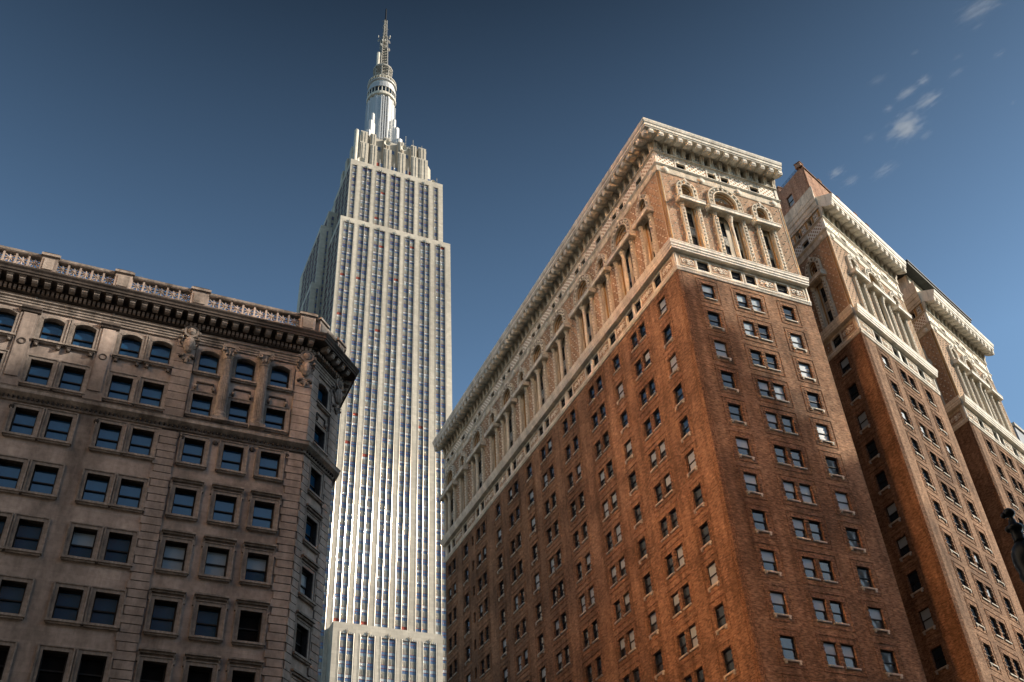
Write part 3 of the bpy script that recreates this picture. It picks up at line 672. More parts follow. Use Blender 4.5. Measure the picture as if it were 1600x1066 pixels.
# ================================================================== STONE BUILDING, left
LBL = 'sooty brown limestone building with cut corner, fluted columns and pierced parapet, on the left'
SX, SY = 12.45, 62.0
stoneb = thing('stone_building', LBL, 'building', (0, 70, 0))
SW = Windows()
SF = frame(SX, SY, 0); SC = frame(SX, SY, 45); CL = 3.95
k55 = 1.55
pairs = [[(-4.15 - 3.38 * n, -3.38 - 3.38 * n), (-2.8 - 3.38 * n, -2.02 - 3.38 * n)] for n in range(-1, 3)]
pairs = [[(a * k55 - SX, b * k55 - SX) for a, b in g] for g in pairs][::-1]
trip = [[(a * k55 - SX, b * k55 - SX)] for a, b in ((2.79, 3.56), (4.5, 5.27), (6.17, 6.94))]
topz = [42.0, 38.02, 34.12, 30.08, 26.2, 22.3, 18.4]
def lb_window(M, c, zb, zt, kind, arched=False, var=None, top=False):
    w_, h = c[1] - c[0], zt - zb
    key = ('LB', round(w_, 2), round(h, 2), kind, arched, var)
    if key not in _pc:
        d = .34; g = MB(); mid = h * .5 - (.05 if arched else 0)
        up, lo = {0: ('gblue', 'gblue'), 1: ('blind', 'gblue'), 2: ('blind', 'blind'), 3: ('black', 'black')}[var or 0]
        g.poly([(-w_ / 2, d + .07, mid), (w_ / 2, d + .07, mid), (w_ / 2, d + .07, h), (-w_ / 2, d + .07, h)], up)
        g.poly([(-w_ / 2, d + .12, 0), (w_ / 2, d + .12, 0), (w_ / 2, d + .12, mid + .01), (-w_ / 2, d + .12, mid + .01)], lo)
        f = MB(); t = .085
        f.box(-w_ / 2, -w_ / 2 + t, d, d + .16, 0, h, 'sash'); f.box(w_ / 2 - t, w_ / 2, d, d + .16, 0, h, 'sash')
        f.box(-w_ / 2 + t, w_ / 2 - t, d + .002, d + .16, h - t * 1.8, h, 'sash'); f.box(-w_ / 2 + t, w_ / 2 - t, d + .002, d + .16, 0, t, 'sash')
        f.box(-w_ / 2 + t, w_ / 2 - t, d + .012, d + .15, mid - .045, mid + .045, 'sash')
        if arched:      # segmental head closing the top corners
            n = 8; rr = w_ * .8; cz = h - rr
            for j in range(n):
                xa = -w_ / 2 + w_ * j / n; xb = xa + w_ / n
                za = cz + math.sqrt(rr * rr - xa * xa); zb_ = cz + math.sqrt(rr * rr - xb * xb)
                for y in (0.001, ): f.poly([(xa, y, za), (xb, y, zb_), (xb, y, h + .01), (xa, y, h + .01)], 'limet')
                f.poly([(xa, 0, za), (xb, 0, zb_), (xb, d, zb_), (xa, d, za)], 'limet')
        s = MB(); t = .22
        top_ = h + t
        # architrave: two stepped bands round the opening
        s.box(-w_ / 2 - t, -w_ / 2, -.07, .01, 0, h, 'limet'); s.box(w_ / 2, w_ / 2 + t, -.07, .01, 0, h, 'limet')
        s.box(-w_ / 2 - t - .10, -w_ / 2 - t, -.13, .01, -.0, top_ + .07, 'limet'); s.box(w_ / 2 + t, w_ / 2 + t + .10, -.13, .01, 0, top_ + .07, 'limet')
        if arched:
            n = 8; rr = w_ * .8 + .02; cz = h - w_ * .8
            am = math.degrees(math.asin(min(.99, (w_ / 2 + t * .6) / (rr + t)))); s.ring(0, cz, rr, rr + .2, -.09, .01, 'limet', 90 - am, 90 + am, 10)
        else:
            s.box(-w_ / 2 - t, w_ / 2 + t, -.068, .01, h, h + t, 'limet'); s.box(-w_ / 2 - t, w_ / 2 + t, -.13, .01, h + t, h + t + .07, 'limet')
        sl_ = MB()
        sl_.box(-w_ / 2 - t - .12, w_ / 2 + t + .12, -.30, .3, -.16, -.02, 'limet'); sl_.box(-w_ / 2 - t - .04, w_ / 2 + t + .04, -.2, .1, -.26, -.16, 'limet')
        if kind == 'hood':
            s.box(-w_ / 2 - t - .14, w_ / 2 + t + .14, -.34, .01, h + t + .34, h + t + .46, 'limet'); s.box(-w_ / 2 - t - .06, w_ / 2 + t + .06, -.2, .01, h + t + .22, h + t + .34, 'limet')
            for q in (-1, 1):
                s.prism([(.0, h + t - .35), (-.12, h + t - .3), (-.1, h + t), (-.22, h + t + .22), (0, h + t + .22)], q * (w_ / 2 + t + .12) - .07, q * (w_ / 2 + t + .12) + .07, 'limet')
        if kind == 'top':
            for q in (-1, 1): sl_.box(q * (w_ / 2 + .02) - .13, q * (w_ / 2 + .02) + .13, -.24, 0, -.55, -.26, 'limed'); sl_.blob((q * (w_ / 2 + .02), -.2, -.52), .12, .12, .1, 'limet')
        _pc[key] = [('window', g), ('window_frame', f), ('window_surround', s), ('window_sill', sl_)]
    SW.add(M @ T(((c[0] + c[1]) / 2, 0, zb)), w_, h, _pc[key])
def lb_facade(M, x0, x1, pgroups, tgroups, quoin, mL, mR, cart, cols, pil):
    holes = []; rnd = random.Random(5)
    pgroups = [[(a - .1, b + .1) for a, b in g] for g in pgroups]; tgroups = [[(a - .1, b + .1) for a, b in g] for g in tgroups]
    flat_p = [c for g in pgroups for c in g]; flat_t = [c for g in tgroups for c in g]
    for c in flat_p + flat_t:
        holes.append((c[0], c[1], 47.68, 49.72, .5)); holes.append((c[0], c[1], 43.95, 45.98 if c in flat_p else 45.75, .5))
        for zt in topz: holes.append((c[0], c[1], zt - 2.05, zt, .5))
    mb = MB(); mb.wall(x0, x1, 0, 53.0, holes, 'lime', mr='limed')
    put('stone_wall', mb, stoneb, M)
    for c in flat_p + flat_t:
        t = c in flat_t
        lb_window(M, c, 47.68, 49.72, 'top' if not t else 'plain', True, 0)
        lb_window(M, c, 43.95, 45.98 if not t else 45.75, 'plain', False, 0)
        for i, zt in enumerate(topz):
            v = 0 if i < 2 else (1 if (i == 2 and rnd.random() < .35) else 0)
            if t and i == 2: v = rnd.choice((2, 1, 2))
            if t and i == 3 and c == flat_t[-1]: v = 3
            if i >= 4: v = 3
            lb_window(M, c, zt - 2.05, zt, 'hood' if (t and 0 < i) else 'plain', False, v)
    # middle ledge
    mb = MB()
    mb.prism([(.01, 42.45), (-.14, 42.45), (-.18, 42.62), (-.5, 42.84), (-.58, 42.9), (-.6, 43.12), (-.66, 43.2), (.01, 43.5)], x0, x1, 'limet', mL, mR)
    n = int((x1 - x0) / .3)
    for i in range(n): mb.blob((x0 + .3 * i + .15, -.27, 42.62), .085, .12, .13, 'limed', 5, 2)
    put('string_course', mb, stoneb, M)
    # entablature and cornice
    mb = MB()
    mb.prism([(.01, 50.2), (-.12, 50.2), (-.13, 50.36), (-.19, 50.38), (-.2, 50.54), (-.26, 50.57), (-.28, 50.72), (-.38, 50.78), (-.4, 50.86), (.01, 50.9)], x0, x1, 'limet', mL, mR)
    n = int((x1 - x0) / .31)
    for i in range(n): mb.box(x0 + .31 * i + .06, x0 + .31 * i + .24, -.46, .01, 51.44, 51.74, 'lime')
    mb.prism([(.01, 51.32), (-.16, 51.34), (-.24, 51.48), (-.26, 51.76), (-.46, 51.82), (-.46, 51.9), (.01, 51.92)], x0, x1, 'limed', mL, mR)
    n = round((x1 - x0) / .82); st = (x1 - x0) / n
    for i in range(n):
        x = x0 + st * (i + .5)
        mb.prism([(-.5, 52.06), (-.52, 51.82), (-.74, 51.68), (-1.02, 51.7), (-1.14, 51.84), (-1.16, 52.06)], x - .19, x + .19, 'limet')
        mb.box(x - .24, x + .24, -1.22, -.46, 52.0, 52.078, 'limet')
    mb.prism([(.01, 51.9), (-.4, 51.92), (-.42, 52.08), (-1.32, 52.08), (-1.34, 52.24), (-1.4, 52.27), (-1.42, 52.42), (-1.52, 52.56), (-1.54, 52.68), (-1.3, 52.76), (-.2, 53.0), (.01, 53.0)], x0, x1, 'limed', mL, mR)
    put('cornice', mb, stoneb, M)
    # round bosses in the frieze
    mb = MB()
    for x in cart[1]: mb.blob((x, -.02, 51.13), .2, .16, .2, 'limet', 8, 3)
    for x in cart[2]: mb.blob((x, -.02, 42.0), .2, .16, .2, 'limed', 8, 3)
    put('frieze_boss', mb, stoneb, M)
    # quoin strips: rusticated blocks
    for (a, b) in quoin:
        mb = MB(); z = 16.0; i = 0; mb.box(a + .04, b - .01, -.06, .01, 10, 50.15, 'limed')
        while z < 42.2:
            e = .0 if i % 2 else .14
            mb.box(a - e, b + e * .3, -.12, .01, z, z + .50, 'lime'); z += .56; i += 1
        z = 43.5
        while z < 50.1:
            mb.box(a - .1, b + .1, -.2, .01, z, min(z + .62, 50.18), 'lime'); z += .67
        put('rusticated_quoin', mb, stoneb, M)
    for x in pil:
        mb = MB(); mb.box(x - .58, x + .58, -.12, .01, 43.5, 50.2, 'lime'); mb.box(x - .42, x + .42, -.2, -.12, 44.3, 49.7, 'lime')
        mb.prism([(-.1, 49.75), (-.26, 49.8), (-.32, 49.95), (-.4, 50.0), (-.4, 50.2), (-.1, 50.2)], x - .66, x + .66, 'limed'); mb.box(x - .62, x + .62, -.26, .0, 43.5, 44.0, 'lime')
        mb.ring(x, 47.2, .2, .27, -.25, -.19, 'limed', 0, 360, 14, False)
        put('pilaster', mb, stoneb, M)
    for x in cols:
        mb = MB(); nfl = 40; pr = []
        z0, z1 = 44.35, 49.1
        i0 = len(mb.V); kk = mb.mi('limet')
        for z, rr in ((z0, .40), (z0 + 1.6, .40), (z1, .34)):
            for j in range(nfl):
                a = 2 * math.pi * j / nfl; r = rr * (1 if j % 2 else .86); mb.V.append((x + r * math.cos(a), -.22 + r * math.sin(a), z))
        for q in range(2):
            for j in range(nfl):
                a = i0 + q * nfl + j; b = i0 + q * nfl + (j + 1) % nfl; mb.F.append((a, b, b + nfl, a + nfl)); mb.M.append(kk)
        mb.lathe([(.5, 43.75), (.52, 43.9), (.44, 44.0), (.48, 44.15), (.42, 44.35)], x, -.22, 16, 'limet'); mb.box(x - .56, x + .56, -.78, .1, 43.5, 43.75, 'limet')
        mb.lathe([(.36, 49.1), (.4, 49.16), (.34, 49.25), (.42, 49.6), (.5, 49.95)], x, -.22, 12, 'limet'); mb.box(x - .55, x + .55, -.76, .1, 49.98, 50.2, 'limet')
        for sx_ in (-1, 1):
            mb.ring(x + sx_ * .42, 49.78, .06, .17, -.8, -.55, 'limet', 0, 360, 8, False); mb.blob((x + sx_ * .42, -.7, 49.78), .1, .14, .1, 'limed')
            mb.blob((x + sx_ * .22, -.62, 49.45), .1, .12, .17, 'limet')
        mb.blob((x, -.66, 49.5), .1, .1, .2, 'limet'); put('column', mb, stoneb, M)
    for x in cart[0]:
        mb = MB(); y = -.3
        mb.ring(x, 50.95, .38, .55, y - .12, .0, 'limet', 0, 360, 16, False); mb.blob((x, y, 50.95), .38, .3, .38, 'limet', 10, 4)
        mb.blob((x, y - .05, 49.75), .42, .26, .75, 'limet', 8, 4); mb.blob((x, y - .2, 49.8), .22, .2, .48, 'lime', 8, 3)
        mb.ring(x, 50.05, .5, .62, y - .05, 0, 'limet', 200, 340, 10)
        for j in range(7):
            a = R(30 + 20 * j); mb.blob((x + .62 * math.cos(a), y, 51.05 + .72 * math.sin(a)), .1, .12, .17, 'limet', 5, 2)
        for sg in (-1, 1):
            mb.blob((x + sg * .62, y, 50.9), .13, .12, .2, 'limet'); mb.blob((x + sg * .62, y, 50.35), .17, .13, .13, 'limet'); mb.blob((x + sg * .56, y + .05, 49.95), .14, .12, .24, 'limed')
            mb.blob((x + sg * .3, y, 48.75), .2, .16, .13, 'limet'); mb.blob((x + sg * .48, y + .02, 48.6), .13, .12, .11, 'limed'); mb.blob((x + sg * .2, y, 48.45), .12, .12, .16, 'limet')
            mb.blob((x + sg * .15, y, 51.75), .1, .1, .22, 'limet')
        mb.blob((x, y, 48.35), .14, .14, .3, 'limet'); mb.blob((x, y, 51.9), .12, .12, .24, 'limet')
        put('cartouche', mb, stoneb, M)
    # apron carving under the triple windows
    if tgroups:
        mb = MB()
        for g in tgroups:
            c = (g[0][0] + g[0][1]) / 2
            mb.box(c - .62, c + .62, -.1, .01, 46.75, 46.85, 'limed'); mb.box(c - .62, c - .54, -.1, .01, 46.4, 46.75, 'limed'); mb.box(c + .54, c + .62, -.1, .01, 46.4, 46.75, 'limed')
            for sg in (-1, 1):
                mb.blob((c + sg * .62, -.14, 46.35), .16, .14, .14, 'limet'); mb.blob((c + sg * .62, -.12, 46.15), .09, .1, .12, 'limed')
        put('window_apron', mb, stoneb, M)
def balustrade(M, x0, x1, peds, mL=0, mR=0, cell=.85):
    mb = MB(); P = -.15
    mb.prism([(.3, 53.0), (P - .12, 53.0), (P - .1, 53.62), (P - .02, 53.72), (P - .02, 53.86), (.3, 53.86)], x0, x1, 'lime', mL, mR)
    mb.prism([(.28, 54.86), (P - .04, 54.86), (P - .1, 54.94), (P - .14, 55.1), (.2, 55.2), (.28, 55.1)], x0, x1, 'limet', mL, mR)
    ed = [x0] + [v for p in peds for v in p] + [x1]
    for a, b in zip(ed[0::2], ed[1::2]):
        if b - a < .5: continue
        n = max(1, round((b - a) / cell)); s = (b - a) / n
        for i in range(n + 1): mb.box(a + s * i - .07, a + s * i + .07, P + .02, .18, 53.86, 54.86, 'lime')
        for i in range(n):
            c, z = a + s * (i + .5), 54.36
            for q in range(8):
                t = math.pi * q / 4 ; r = min(s / 2 - .05, .5) * (1.25 if q % 2 else .98)
                mb.bar((c, .02, z), (c + r * math.cos(t), .02, z + r * math.sin(t)), .062, 'lime', 5)
            mb.blob((c, 0, z), .1, .09, .1, 'lime', 6, 2)
    put('balustrade', mb, stoneb, M)
    for a, b in peds:
        mb = MB()
        mb.box(a, b, P - .2, .35, 53.0, 55.0, 'lime'); mb.box(a - .1, b + .1, P - .3, .42, 53.0, 53.5, 'lime')
        mb.box(a + .18, b - .18, P - .26, P - .2, 53.75, 54.75, 'limet'); mb.box(a - .12, b + .12, P - .34, .46, 55.0, 55.2, 'limet'); mb.box(a + .02, b - .02, P - .22, .36, 55.2, 55.36, 'limed')
        put('pedestal', mb, stoneb, M)
LX0 = -42.0
pils = [(-1.42 - 3.38 * n) * k55 - SX for n in range(0, 4)]
lb_facade(SF, LX0, 0, pairs, trip, [(1.67 * k55 - SX, 2.4 * k55 - SX), (7.35 * k55 - SX, -.03)], 0, .414,
          ([2.13 * k55 - SX, 7.72 * k55 - SX], [(-1.42 - 3.38 * n) * k55 - SX for n in range(0, 4)] + [4.02 * k55 - SX, 5.72 * k55 - SX],
           [(-1.0 - 3.38 * n) * k55 - SX for n in range(0, 3)] + [2.6 * k55 - SX, 4.05 * k55 - SX, 5.7 * k55 - SX, 7.3 * k55 - SX]),
          [4.02 * k55 - SX, 5.72 * k55 - SX], pils)
lb_facade(SC, 0, CL, [], [[(1.2, 2.45)]], [(.03, .75), (CL - .95, CL - .03)], .414, .414, ([CL - .35], [], []), [], [])
balustrade(SF, LX0, -.35, [((-5.07 - 3.38 * 1) * k55 - SX, (-4.39 - 3.38 * 1) * k55 - SX), (-5.07 * k55 - SX, -4.39 * k55 - SX), (-1.78 * k55 - SX, -1.02 * k55 - SX), (1.79 * k55 - SX, 2.6 * k55 - SX), (7.2 * k55 - SX, -.1)], 0, 0)
balustrade(SC, .1, CL, [(.1, 1.2), (CL - 1.0, CL)], .414, .414, .7)
# street side and roof
Sx2, Sy2 = SX + CL * math.cos(R(45)), SY + CL * math.sin(R(45))
SS = frame(Sx2, Sy2, 90)
lb_facade(SS, 0, 40, [], [[(2.5 + 4.2 * i, 3.75 + 4.2 * i)] for i in range(9)], [(.03, .9)], .414, 0, ([], [], []), [], [])
balustrade(SS, 0, 40, [(.1, 1.2), (12, 13.2), (24, 25.2), (36, 37.2)], .414, 0)
mb = MB(); mb.poly([(SX + LX0, SY, 53.0), (SX, SY, 53.0), (Sx2, Sy2, 53.0), (Sx2, Sy2 + 40, 53.0), (SX + LX0, Sy2 + 40, 53.0)], 'roof')
mb.poly([(Sx2, Sy2 + 40, 0), (SX + LX0, Sy2 + 40, 0), (SX + LX0, Sy2 + 40, 53), (Sx2, Sy2 + 40, 53)], 'lime'); mb.poly([(SX + LX0, SY, 0), (SX + LX0, Sy2 + 40, 0), (SX + LX0, Sy2 + 40, 53), (SX + LX0, SY, 53)], 'lime')
put('roof', mb, stoneb, Matrix())
SW.build(stoneb, 100, 'window')

# ================================================================== SKYSCRAPER
tower = thing('skyscraper', 'soaring pale limestone skyscraper with steel window strips, stepped crown and antenna mast, in the centre', 'skyscraper', (82, 300, 0))
EW = Windows()
_ev = {}
def esb_protos(w_, var):
    key = (round(w_, 1), var)
    if key in _ev: return _ev[key]
    g = MB(); h = 2.0
    up, lo, rim = [('gesb', 'gesb', 0), ('gesb2', 'gesb', 0), ('blind2', 'gesb', 0), ('gesb', 'gesb2', 0), ('blind2', 'gesb2', 0), ('red', 'blind2', 1)][var]
    zz = 1.0
    g.poly([(-w_ / 2, .06, zz), (w_ / 2, .06, zz), (w_ / 2, .06, h), (-w_ / 2, .06, h)], up); g.poly([(-w_ / 2, .1, 0), (w_ / 2, .1, 0), (w_ / 2, .1, zz), (-w_ / 2, .1, zz)], lo)
    f = MB(); f.box(-w_ / 2, w_ / 2, .0, .12, h - .09, h, 'red'); f.box(-w_ / 2, w_ / 2, .01, .12, 0, .08, 'spandrel'); f.box(-w_ / 2, w_ / 2, .01, .1, zz - .05, zz + .05, 'red')
    _ev[key] = [('window', g), ('window_frame', f)]; return _ev[key]
FL = 3.74
def esb_face(M, x0, x1, z0, z1, bays, zw, name='limestone_wall', depth=.55, fan=True, wins=True, side=False):
    """bays = (xa, xb, columns); zw = top of the window strips"""
    rnd = random.Random(int(abs(x1) * 3 + z1))
    if side: depth = .32
    mb = MB(); mb.wall(x0, x1, z0, z1, [(a, b, z0 - 1, zw, depth) for a, b, n in bays], 'esb')
    for (a, b, n) in bays:     # shallow vertical flutes in the piers
        for e, sg in ((a, -1), (b, 1)):
            xa, xb = sorted((e + sg * .18, e + sg * .32))
            if xa > x0 + .1 and xb < x1 - .1: mb.box(xa, xb, -.06, .01, z0, zw + .4, 'esb')
    put(name, mb, tower, M)
    st = MB(); sp = MB()
    for a, b, n in bays:
        ms = .25; wc = (b - a - ms * (n + 1)) / n
        for i in range(n + 1):
            x = a + ms / 2 + i * (wc + ms)
            if side: st.box(x - .1, x + .1, .08, depth, z0, zw, 'esb')
            else: st.prism([(depth, 0), (-.22, 0)], 0, 0, 'steel') if False else st.lathe([(.11, z0), (.11, zw + (.9 if (fan and 0 < i < n) else .25))], x, -.02, 8, 'steel')
            if not side: st.box(x - .10, x + .10, .0, depth, z0, zw, 'steel')
        if fan and n == 2 and not side:
            c = (a + b) / 2
            for sg in (-1, 0, 1): st.bar((c, -.2, zw - .2), (c + sg * .6, -.25, zw + (1.4 if sg == 0 else 1.05)), .11, 'steel', 4)
            for q, hh in ((.62, .75), (1.2, .5), (1.75, .38)):
                for sg in (-1, 1): st.box(c + sg * q - .07, c + sg * q + .07, -.10, .1, zw - .1, zw + hh, 'steel')
        for i in range(n):
            xc = a + ms + wc / 2 + i * (wc + ms)
            z = zw - 2.0
            while z > z0 - 2:
                zl = z - (FL - 2.0)
                if zl > z0: 
                    sp.box(xc - wc / 2, xc + wc / 2, depth - .18, depth, zl, z, 'spandrel')
                    for q in (-.24, .0, .24): sp.box(xc + q * wc - .09, xc + q * wc + .09, depth - .26, depth - .18, zl + .15, z - .2, 'spandrel')
                if z > z0:
                    r = rnd.random(); v = 5 if r < .022 else (0 if r < .30 else (1 if r < .55 else (2 if r < .76 else (3 if r < .88 else 4))))
                    if side: v = 0 if r < .6 else 3
                    EW.add(M @ T((xc, .0 if side else depth - .2, z)), wc, 2.0, esb_protos(wc, v))
                z -= FL
    put('steel_mullion', st, tower, M)['kind'] = 'stuff'; put('spandrel_panel', sp, tower, M)['kind'] = 'stuff'
# main shaft
B2 = [(1.3, 5.47, 2), (7.23, 11.45, 2), (13.1, 17.6, 2), (19.4, 23.7, 2), (25.4, 29.6, 2), (31.7, 35.8, 2), (37.9, 41.9, 2)]
esb_face(frame(59, 267), 0, 44.1, 100, 285.2, B2, 282.5)
BT = [(.8, 2.8, 1), (4.85, 8.95, 2), (10.7, 15.1, 2), (16.75, 21.1, 2), (22.9, 27.1, 2), (29.0, 33.2, 2), (35.4, 37.3, 1)]
esb_face(frame(61.9, 270), 0, 39.3, 285.2, 322, BT, 319.0)
BL = [(1.9, 6.1, 2), (7.7, 12.1, 2), (13.7, 18.2, 2), (19.8, 24.4, 2), (26.0, 30.2, 2)]
esb_face(frame(65.4, 262), 0, 32, 60, 122, BL, 118.9)
# north sides (local x = Y0 - y)
sb = lambda L: [(-1.1 - 4.6 - 5.5 * i, -1.1 - 5.5 * i, 2) for i in range(int((L - 1.2) // 5.5))][::-1]
esb_face(frame(59, 267, -90), -17.8, 0, 100, 285.2, sb(17.8), 282.5, side=True, fan=False)
esb_face(frame(61.9, 270, -90), -23.4, 0, 285.2, 322, sb(23.4), 319, side=True, fan=False)
esb_face(frame(65.4, 262, -90), -10, 0, 60, 122, [(-8, -4.5, 1)], 112, side=True, fan=False)
def block(name, x0, x1, y0, y1, z0, z1, sideb=True, frontb=()):
    """setback mass of the tower: west face, north face, roof and hidden faces"""
    if frontb is not None: esb_face(frame(x0, y0), 0, x1 - x0, z0, z1, frontb, z1 - 2.6, side=True, fan=False)
    if sideb: esb_face(frame(x0, y0, -90), -(y1 - y0), 0, z0, z1, sb(y1 - y0), z1 - 2.6, side=True, fan=False)
    mb = MB(); mb.poly([(x0, y1, z0), (x1, y1, z0), (x1, y1, z1), (x0, y1, z1)], 'esb'); mb.poly([(x1, y0, z0), (x1, y1, z0), (x1, y1, z1), (x1, y0, z1)], 'esb')
    mb.poly([(x0, y0, z1), (x1, y0, z1), (x1, y1, z1), (x0, y1, z1)], 'esb')
    put(name, mb, tower, Matrix())
block('setback', 55.5, 60, 284.8, 318, 100, 295.8, True, [(2.2, 3.3, 1)])
block('setback', 53.8, 57, 284.0, 299, 100, 263.9, True, [(1.9, 3.0, 1)])
block('setback', 58.6, 62.5, 288.0, 312, 290, 308.0, True, [(1.2, 2.6, 1)])
block('setback', 46, 66, 282, 330, 60, 112, True, [(3, 7, 2), (10, 14, 2)])
mb = MB()
mb.box(59.7, 103.08, 267.7, 330, 60, 285.15, 'esb', 'f'); mb.box(62.6, 101.18, 270.7, 326, 285, 321.95, 'esb', 'f'); mb.box(66.1, 97.38, 262.7, 268, 20, 121.95, 'esb', 'f'); mb.box(40, 108, 285, 345, 0, 62, 'esb')
put('tower_core', mb, tower, Matrix())
mb = MB()       # dark backing behind the window strips
for (x0, x1, y, z0, z1) in ((59.3, 102.8, 267.62, 100, 284), (62.2, 100.9, 270.62, 285.3, 321), (65.7, 97.1, 262.62, 60, 121)):
    mb.poly([(x0, y, z0), (x1, y, z0), (x1, y, z1), (x0, y, z1)], 'gesb')
put('window_backing', mb, tower, Matrix())
# crown
mb = MB()
def oct_mass(mb, x0, x1, y0, y1, z0, z1, c, m='esb'):
    pts = [(x0 + c, y0), (x1 - c, y0), (x1, y0 + c), (x1, y1 - c), (x1 - c, y1), (x0 + c, y1), (x0, y1 - c), (x0, y0 + c)]
    for i in range(8):
        a, b = pts[i], pts[(i + 1) % 8]; mb.poly([(*a, z0), (*b, z0), (*b, z1), (*a, z1)], m)
    mb.poly([(*p, z1) for p in pts], m)
oct_mass(mb, 65.0, 98.0, 274.5, 322, 322, 336.5, 1.8); oct_mass(mb, 66.6, 96.4, 276, 320, 336.5, 346.5, 2.0); oct_mass(mb, 71.5, 91.5, 282, 316, 346.5, 352, 3)
for x, wa, wb in ((67.6, 1.9, 1.5), (71.7, 1.5, 1.2), (77.7, 1.75, 1.35), (83.9, 1.75, 1.35), (89.6, 1.5, 1.2), (93.4, 2.1, 1.7)):
    for wd, y, z0, z1 in ((wa, 272.6, 322, 337.6), (wb, 273.9, 337.6, 346.2)):
        mb.box(x - wd, x + wd, y, 277, z0, z1, 'esb'); mb.box(x - wd * .72, x + wd * .72, y - .35, y, z0, z1 - .5, 'esb')
        for q in (-.36, .36): mb.box(x + q * wd - .12, x + q * wd + .12, y - .55, y - .35, z0, z1 - .9, 'esb')
for y, wd in ((277.5, 1.5), (284.5, 1.7), (291.5, 1.7)):
    mb.box(63.4, 66, y - wd, y + wd, 322, 336.5, 'esb'); mb.box(64.8, 67.2, y - wd * .8, y + wd * .8, 336.5, 345.5, 'esb')
for x in (74.7, 80.8, 86.9):
    mb.box(x - .75, x + .75, 275.85, 276.3, 338.6, 341.2, 'gesb'); mb.box(x - 1.1, x + 1.1, 275.6, 276.2, 338.1, 338.6, 'esb')
for x in (65.7, 96.4): mb.box(x - .7, x + .7, 274.2, 274.6, 323, 328, 'gesb')
put('crown', mb, tower, Matrix())
mb = MB()
for x in (74.7, 80.8, 86.9):
    for q in (-2.1, 0, 2.1): mb.box(x + q - .25, x + q + .25, 272.6, 274.5, 322, 328.6 + (1.0 if q == 0 else 0), 'steel')
    for q in (-1.05, 1.05):
        mb.box(x + q - .8, x + q + .8, 273.0, 274.5, 322, 328, 'spandrel'); mb.poly([(x + q - .75, 272.95, 325.4), (x + q + .75, 272.95, 325.4), (x + q + .75, 272.95, 327.6), (x + q - .75, 272.95, 327.6)], 'red' if (x < 75 and q < 0) or (x > 86 and q > 0) else 'gesb')
put('crown_dormer', mb, tower, Matrix())
for x, y, z, r in ((77.2, 272.6, 340.6, 1.4), (84.6, 272.6, 340.4, 1.4), (66.5, 272.5, 325.0, 1.6), (97.5, 272.0, 323.5, 1.1)):
    mb = MB(); mb.lathe([(.2, .3), (r * .5, .1), (r * .85, -.3), (r, -.8), (r * .9, -.75), (.3, .0)], 0, 0, 14, 'creamw'); mb.bar((0, 0, 0), (0, 0, 1.5), .12, 'mastd')
    put('satellite_dish', mb, tower, T((x, y, z)) @ Matrix.Rotation(R(-75), 4, 'X'))
mb = MB()
mb.lathe([(.9, 322), (.9, 343), (.5, 343.6)], 63.9, 272.2, 10, 'creamw')
for z in (326, 331, 336, 341): mb.bar((64.0, 272.2, z), (66.5, 275, z), .14, 'mastd')
put('antenna_pipe', mb, tower, Matrix())
for x, y, z0, z1, q in ((65.8, 273, 322, 342, .12), (99.5, 272.5, 322, 328, .14), (89.5, 275, 346, 351, .14), (93.5, 275, 346, 349, .14), (86.5, 276, 346, 353.5, .14), (70, 276, 346.3, 349.5, .22)):
    mb = MB(); mb.bar((x, y, z0), (x, y, z1), q, 'mastd'); mb.lathe([(q * 2, z0 - .2), (q * 2, z0 + .3)], x, y, 6, 'mastd'); put('roof_antenna', mb, tower, Matrix())
mb = MB()
for x in range(70, 97, 2): mb.bar((x, 276.5, 346.4), (x, 276.5, 348.0), .07, 'mastd')
mb.bar((69, 276.5, 348), (96.2, 276.5, 348), .07, 'mastd'); mb.bar((69, 276.5, 347.3), (96.2, 276.5, 347.3), .05, 'mastd')
put('roof_railing', mb, tower, Matrix())
# mooring mast: fluted steel drum with wing buttresses
MX, MY = 81.2, 300.0
mb = MB(); n = 48; prof = [(6.35, 348), (6.35, 402)]
i0 = len(mb.V); kk = mb.mi('mast')
for r0, z in prof:
    for j in range(n):
        a = 2 * math.pi * j / n; r = r0 * (1.0 if (j // 2) % 2 else .93); mb.V.append((r * math.cos(a), r * math.sin(a), z))
for j in range(n): a, b = i0 + j, i0 + (j + 1) % n; mb.F.append((a, b, b + n, a + n)); mb.M.append(kk)
mb.lathe([(6.3, 401.8), (7.0, 402.2), (7.1, 403.4), (6.9, 403.6), (6.9, 404)], 0, 0, 32, 'creamw')
mb.lathe([(6.6, 404), (6.6, 407.6)], 0, 0, 24, 'gdark')
for j in range(24):
    a = 2 * math.pi * j / 24; mb.bar((6.65 * math.cos(a), 6.65 * math.sin(a), 404), (6.65 * math.cos(a), 6.65 * math.sin(a), 407.6), .22, 'creamw')
mb.lathe([(7.0, 407.6), (7.0, 409), (6.7, 409.3), (6.6, 411), (6.2, 411.6), (6.2, 413.0), (7.0, 413.4), (7.0, 414.0), (5.6, 414.2), (4.6, 416.5), (3.6, 419)], 0, 0, 28, 'mast')
for j in range(28):
    a = 2 * math.pi * j / 28; mb.bar((6.9 * math.cos(a), 6.9 * math.sin(a), 414), (6.9 * math.cos(a), 6.9 * math.sin(a), 416), .16, 'creamw')
mb.lathe([(6.8, 415.9), (7.0, 415.9), (7.0, 416.3), (6.8, 416.3)], 0, 0, 28, 'creamw')
put('mast_drum', mb, tower, T((MX, MY, 0)))
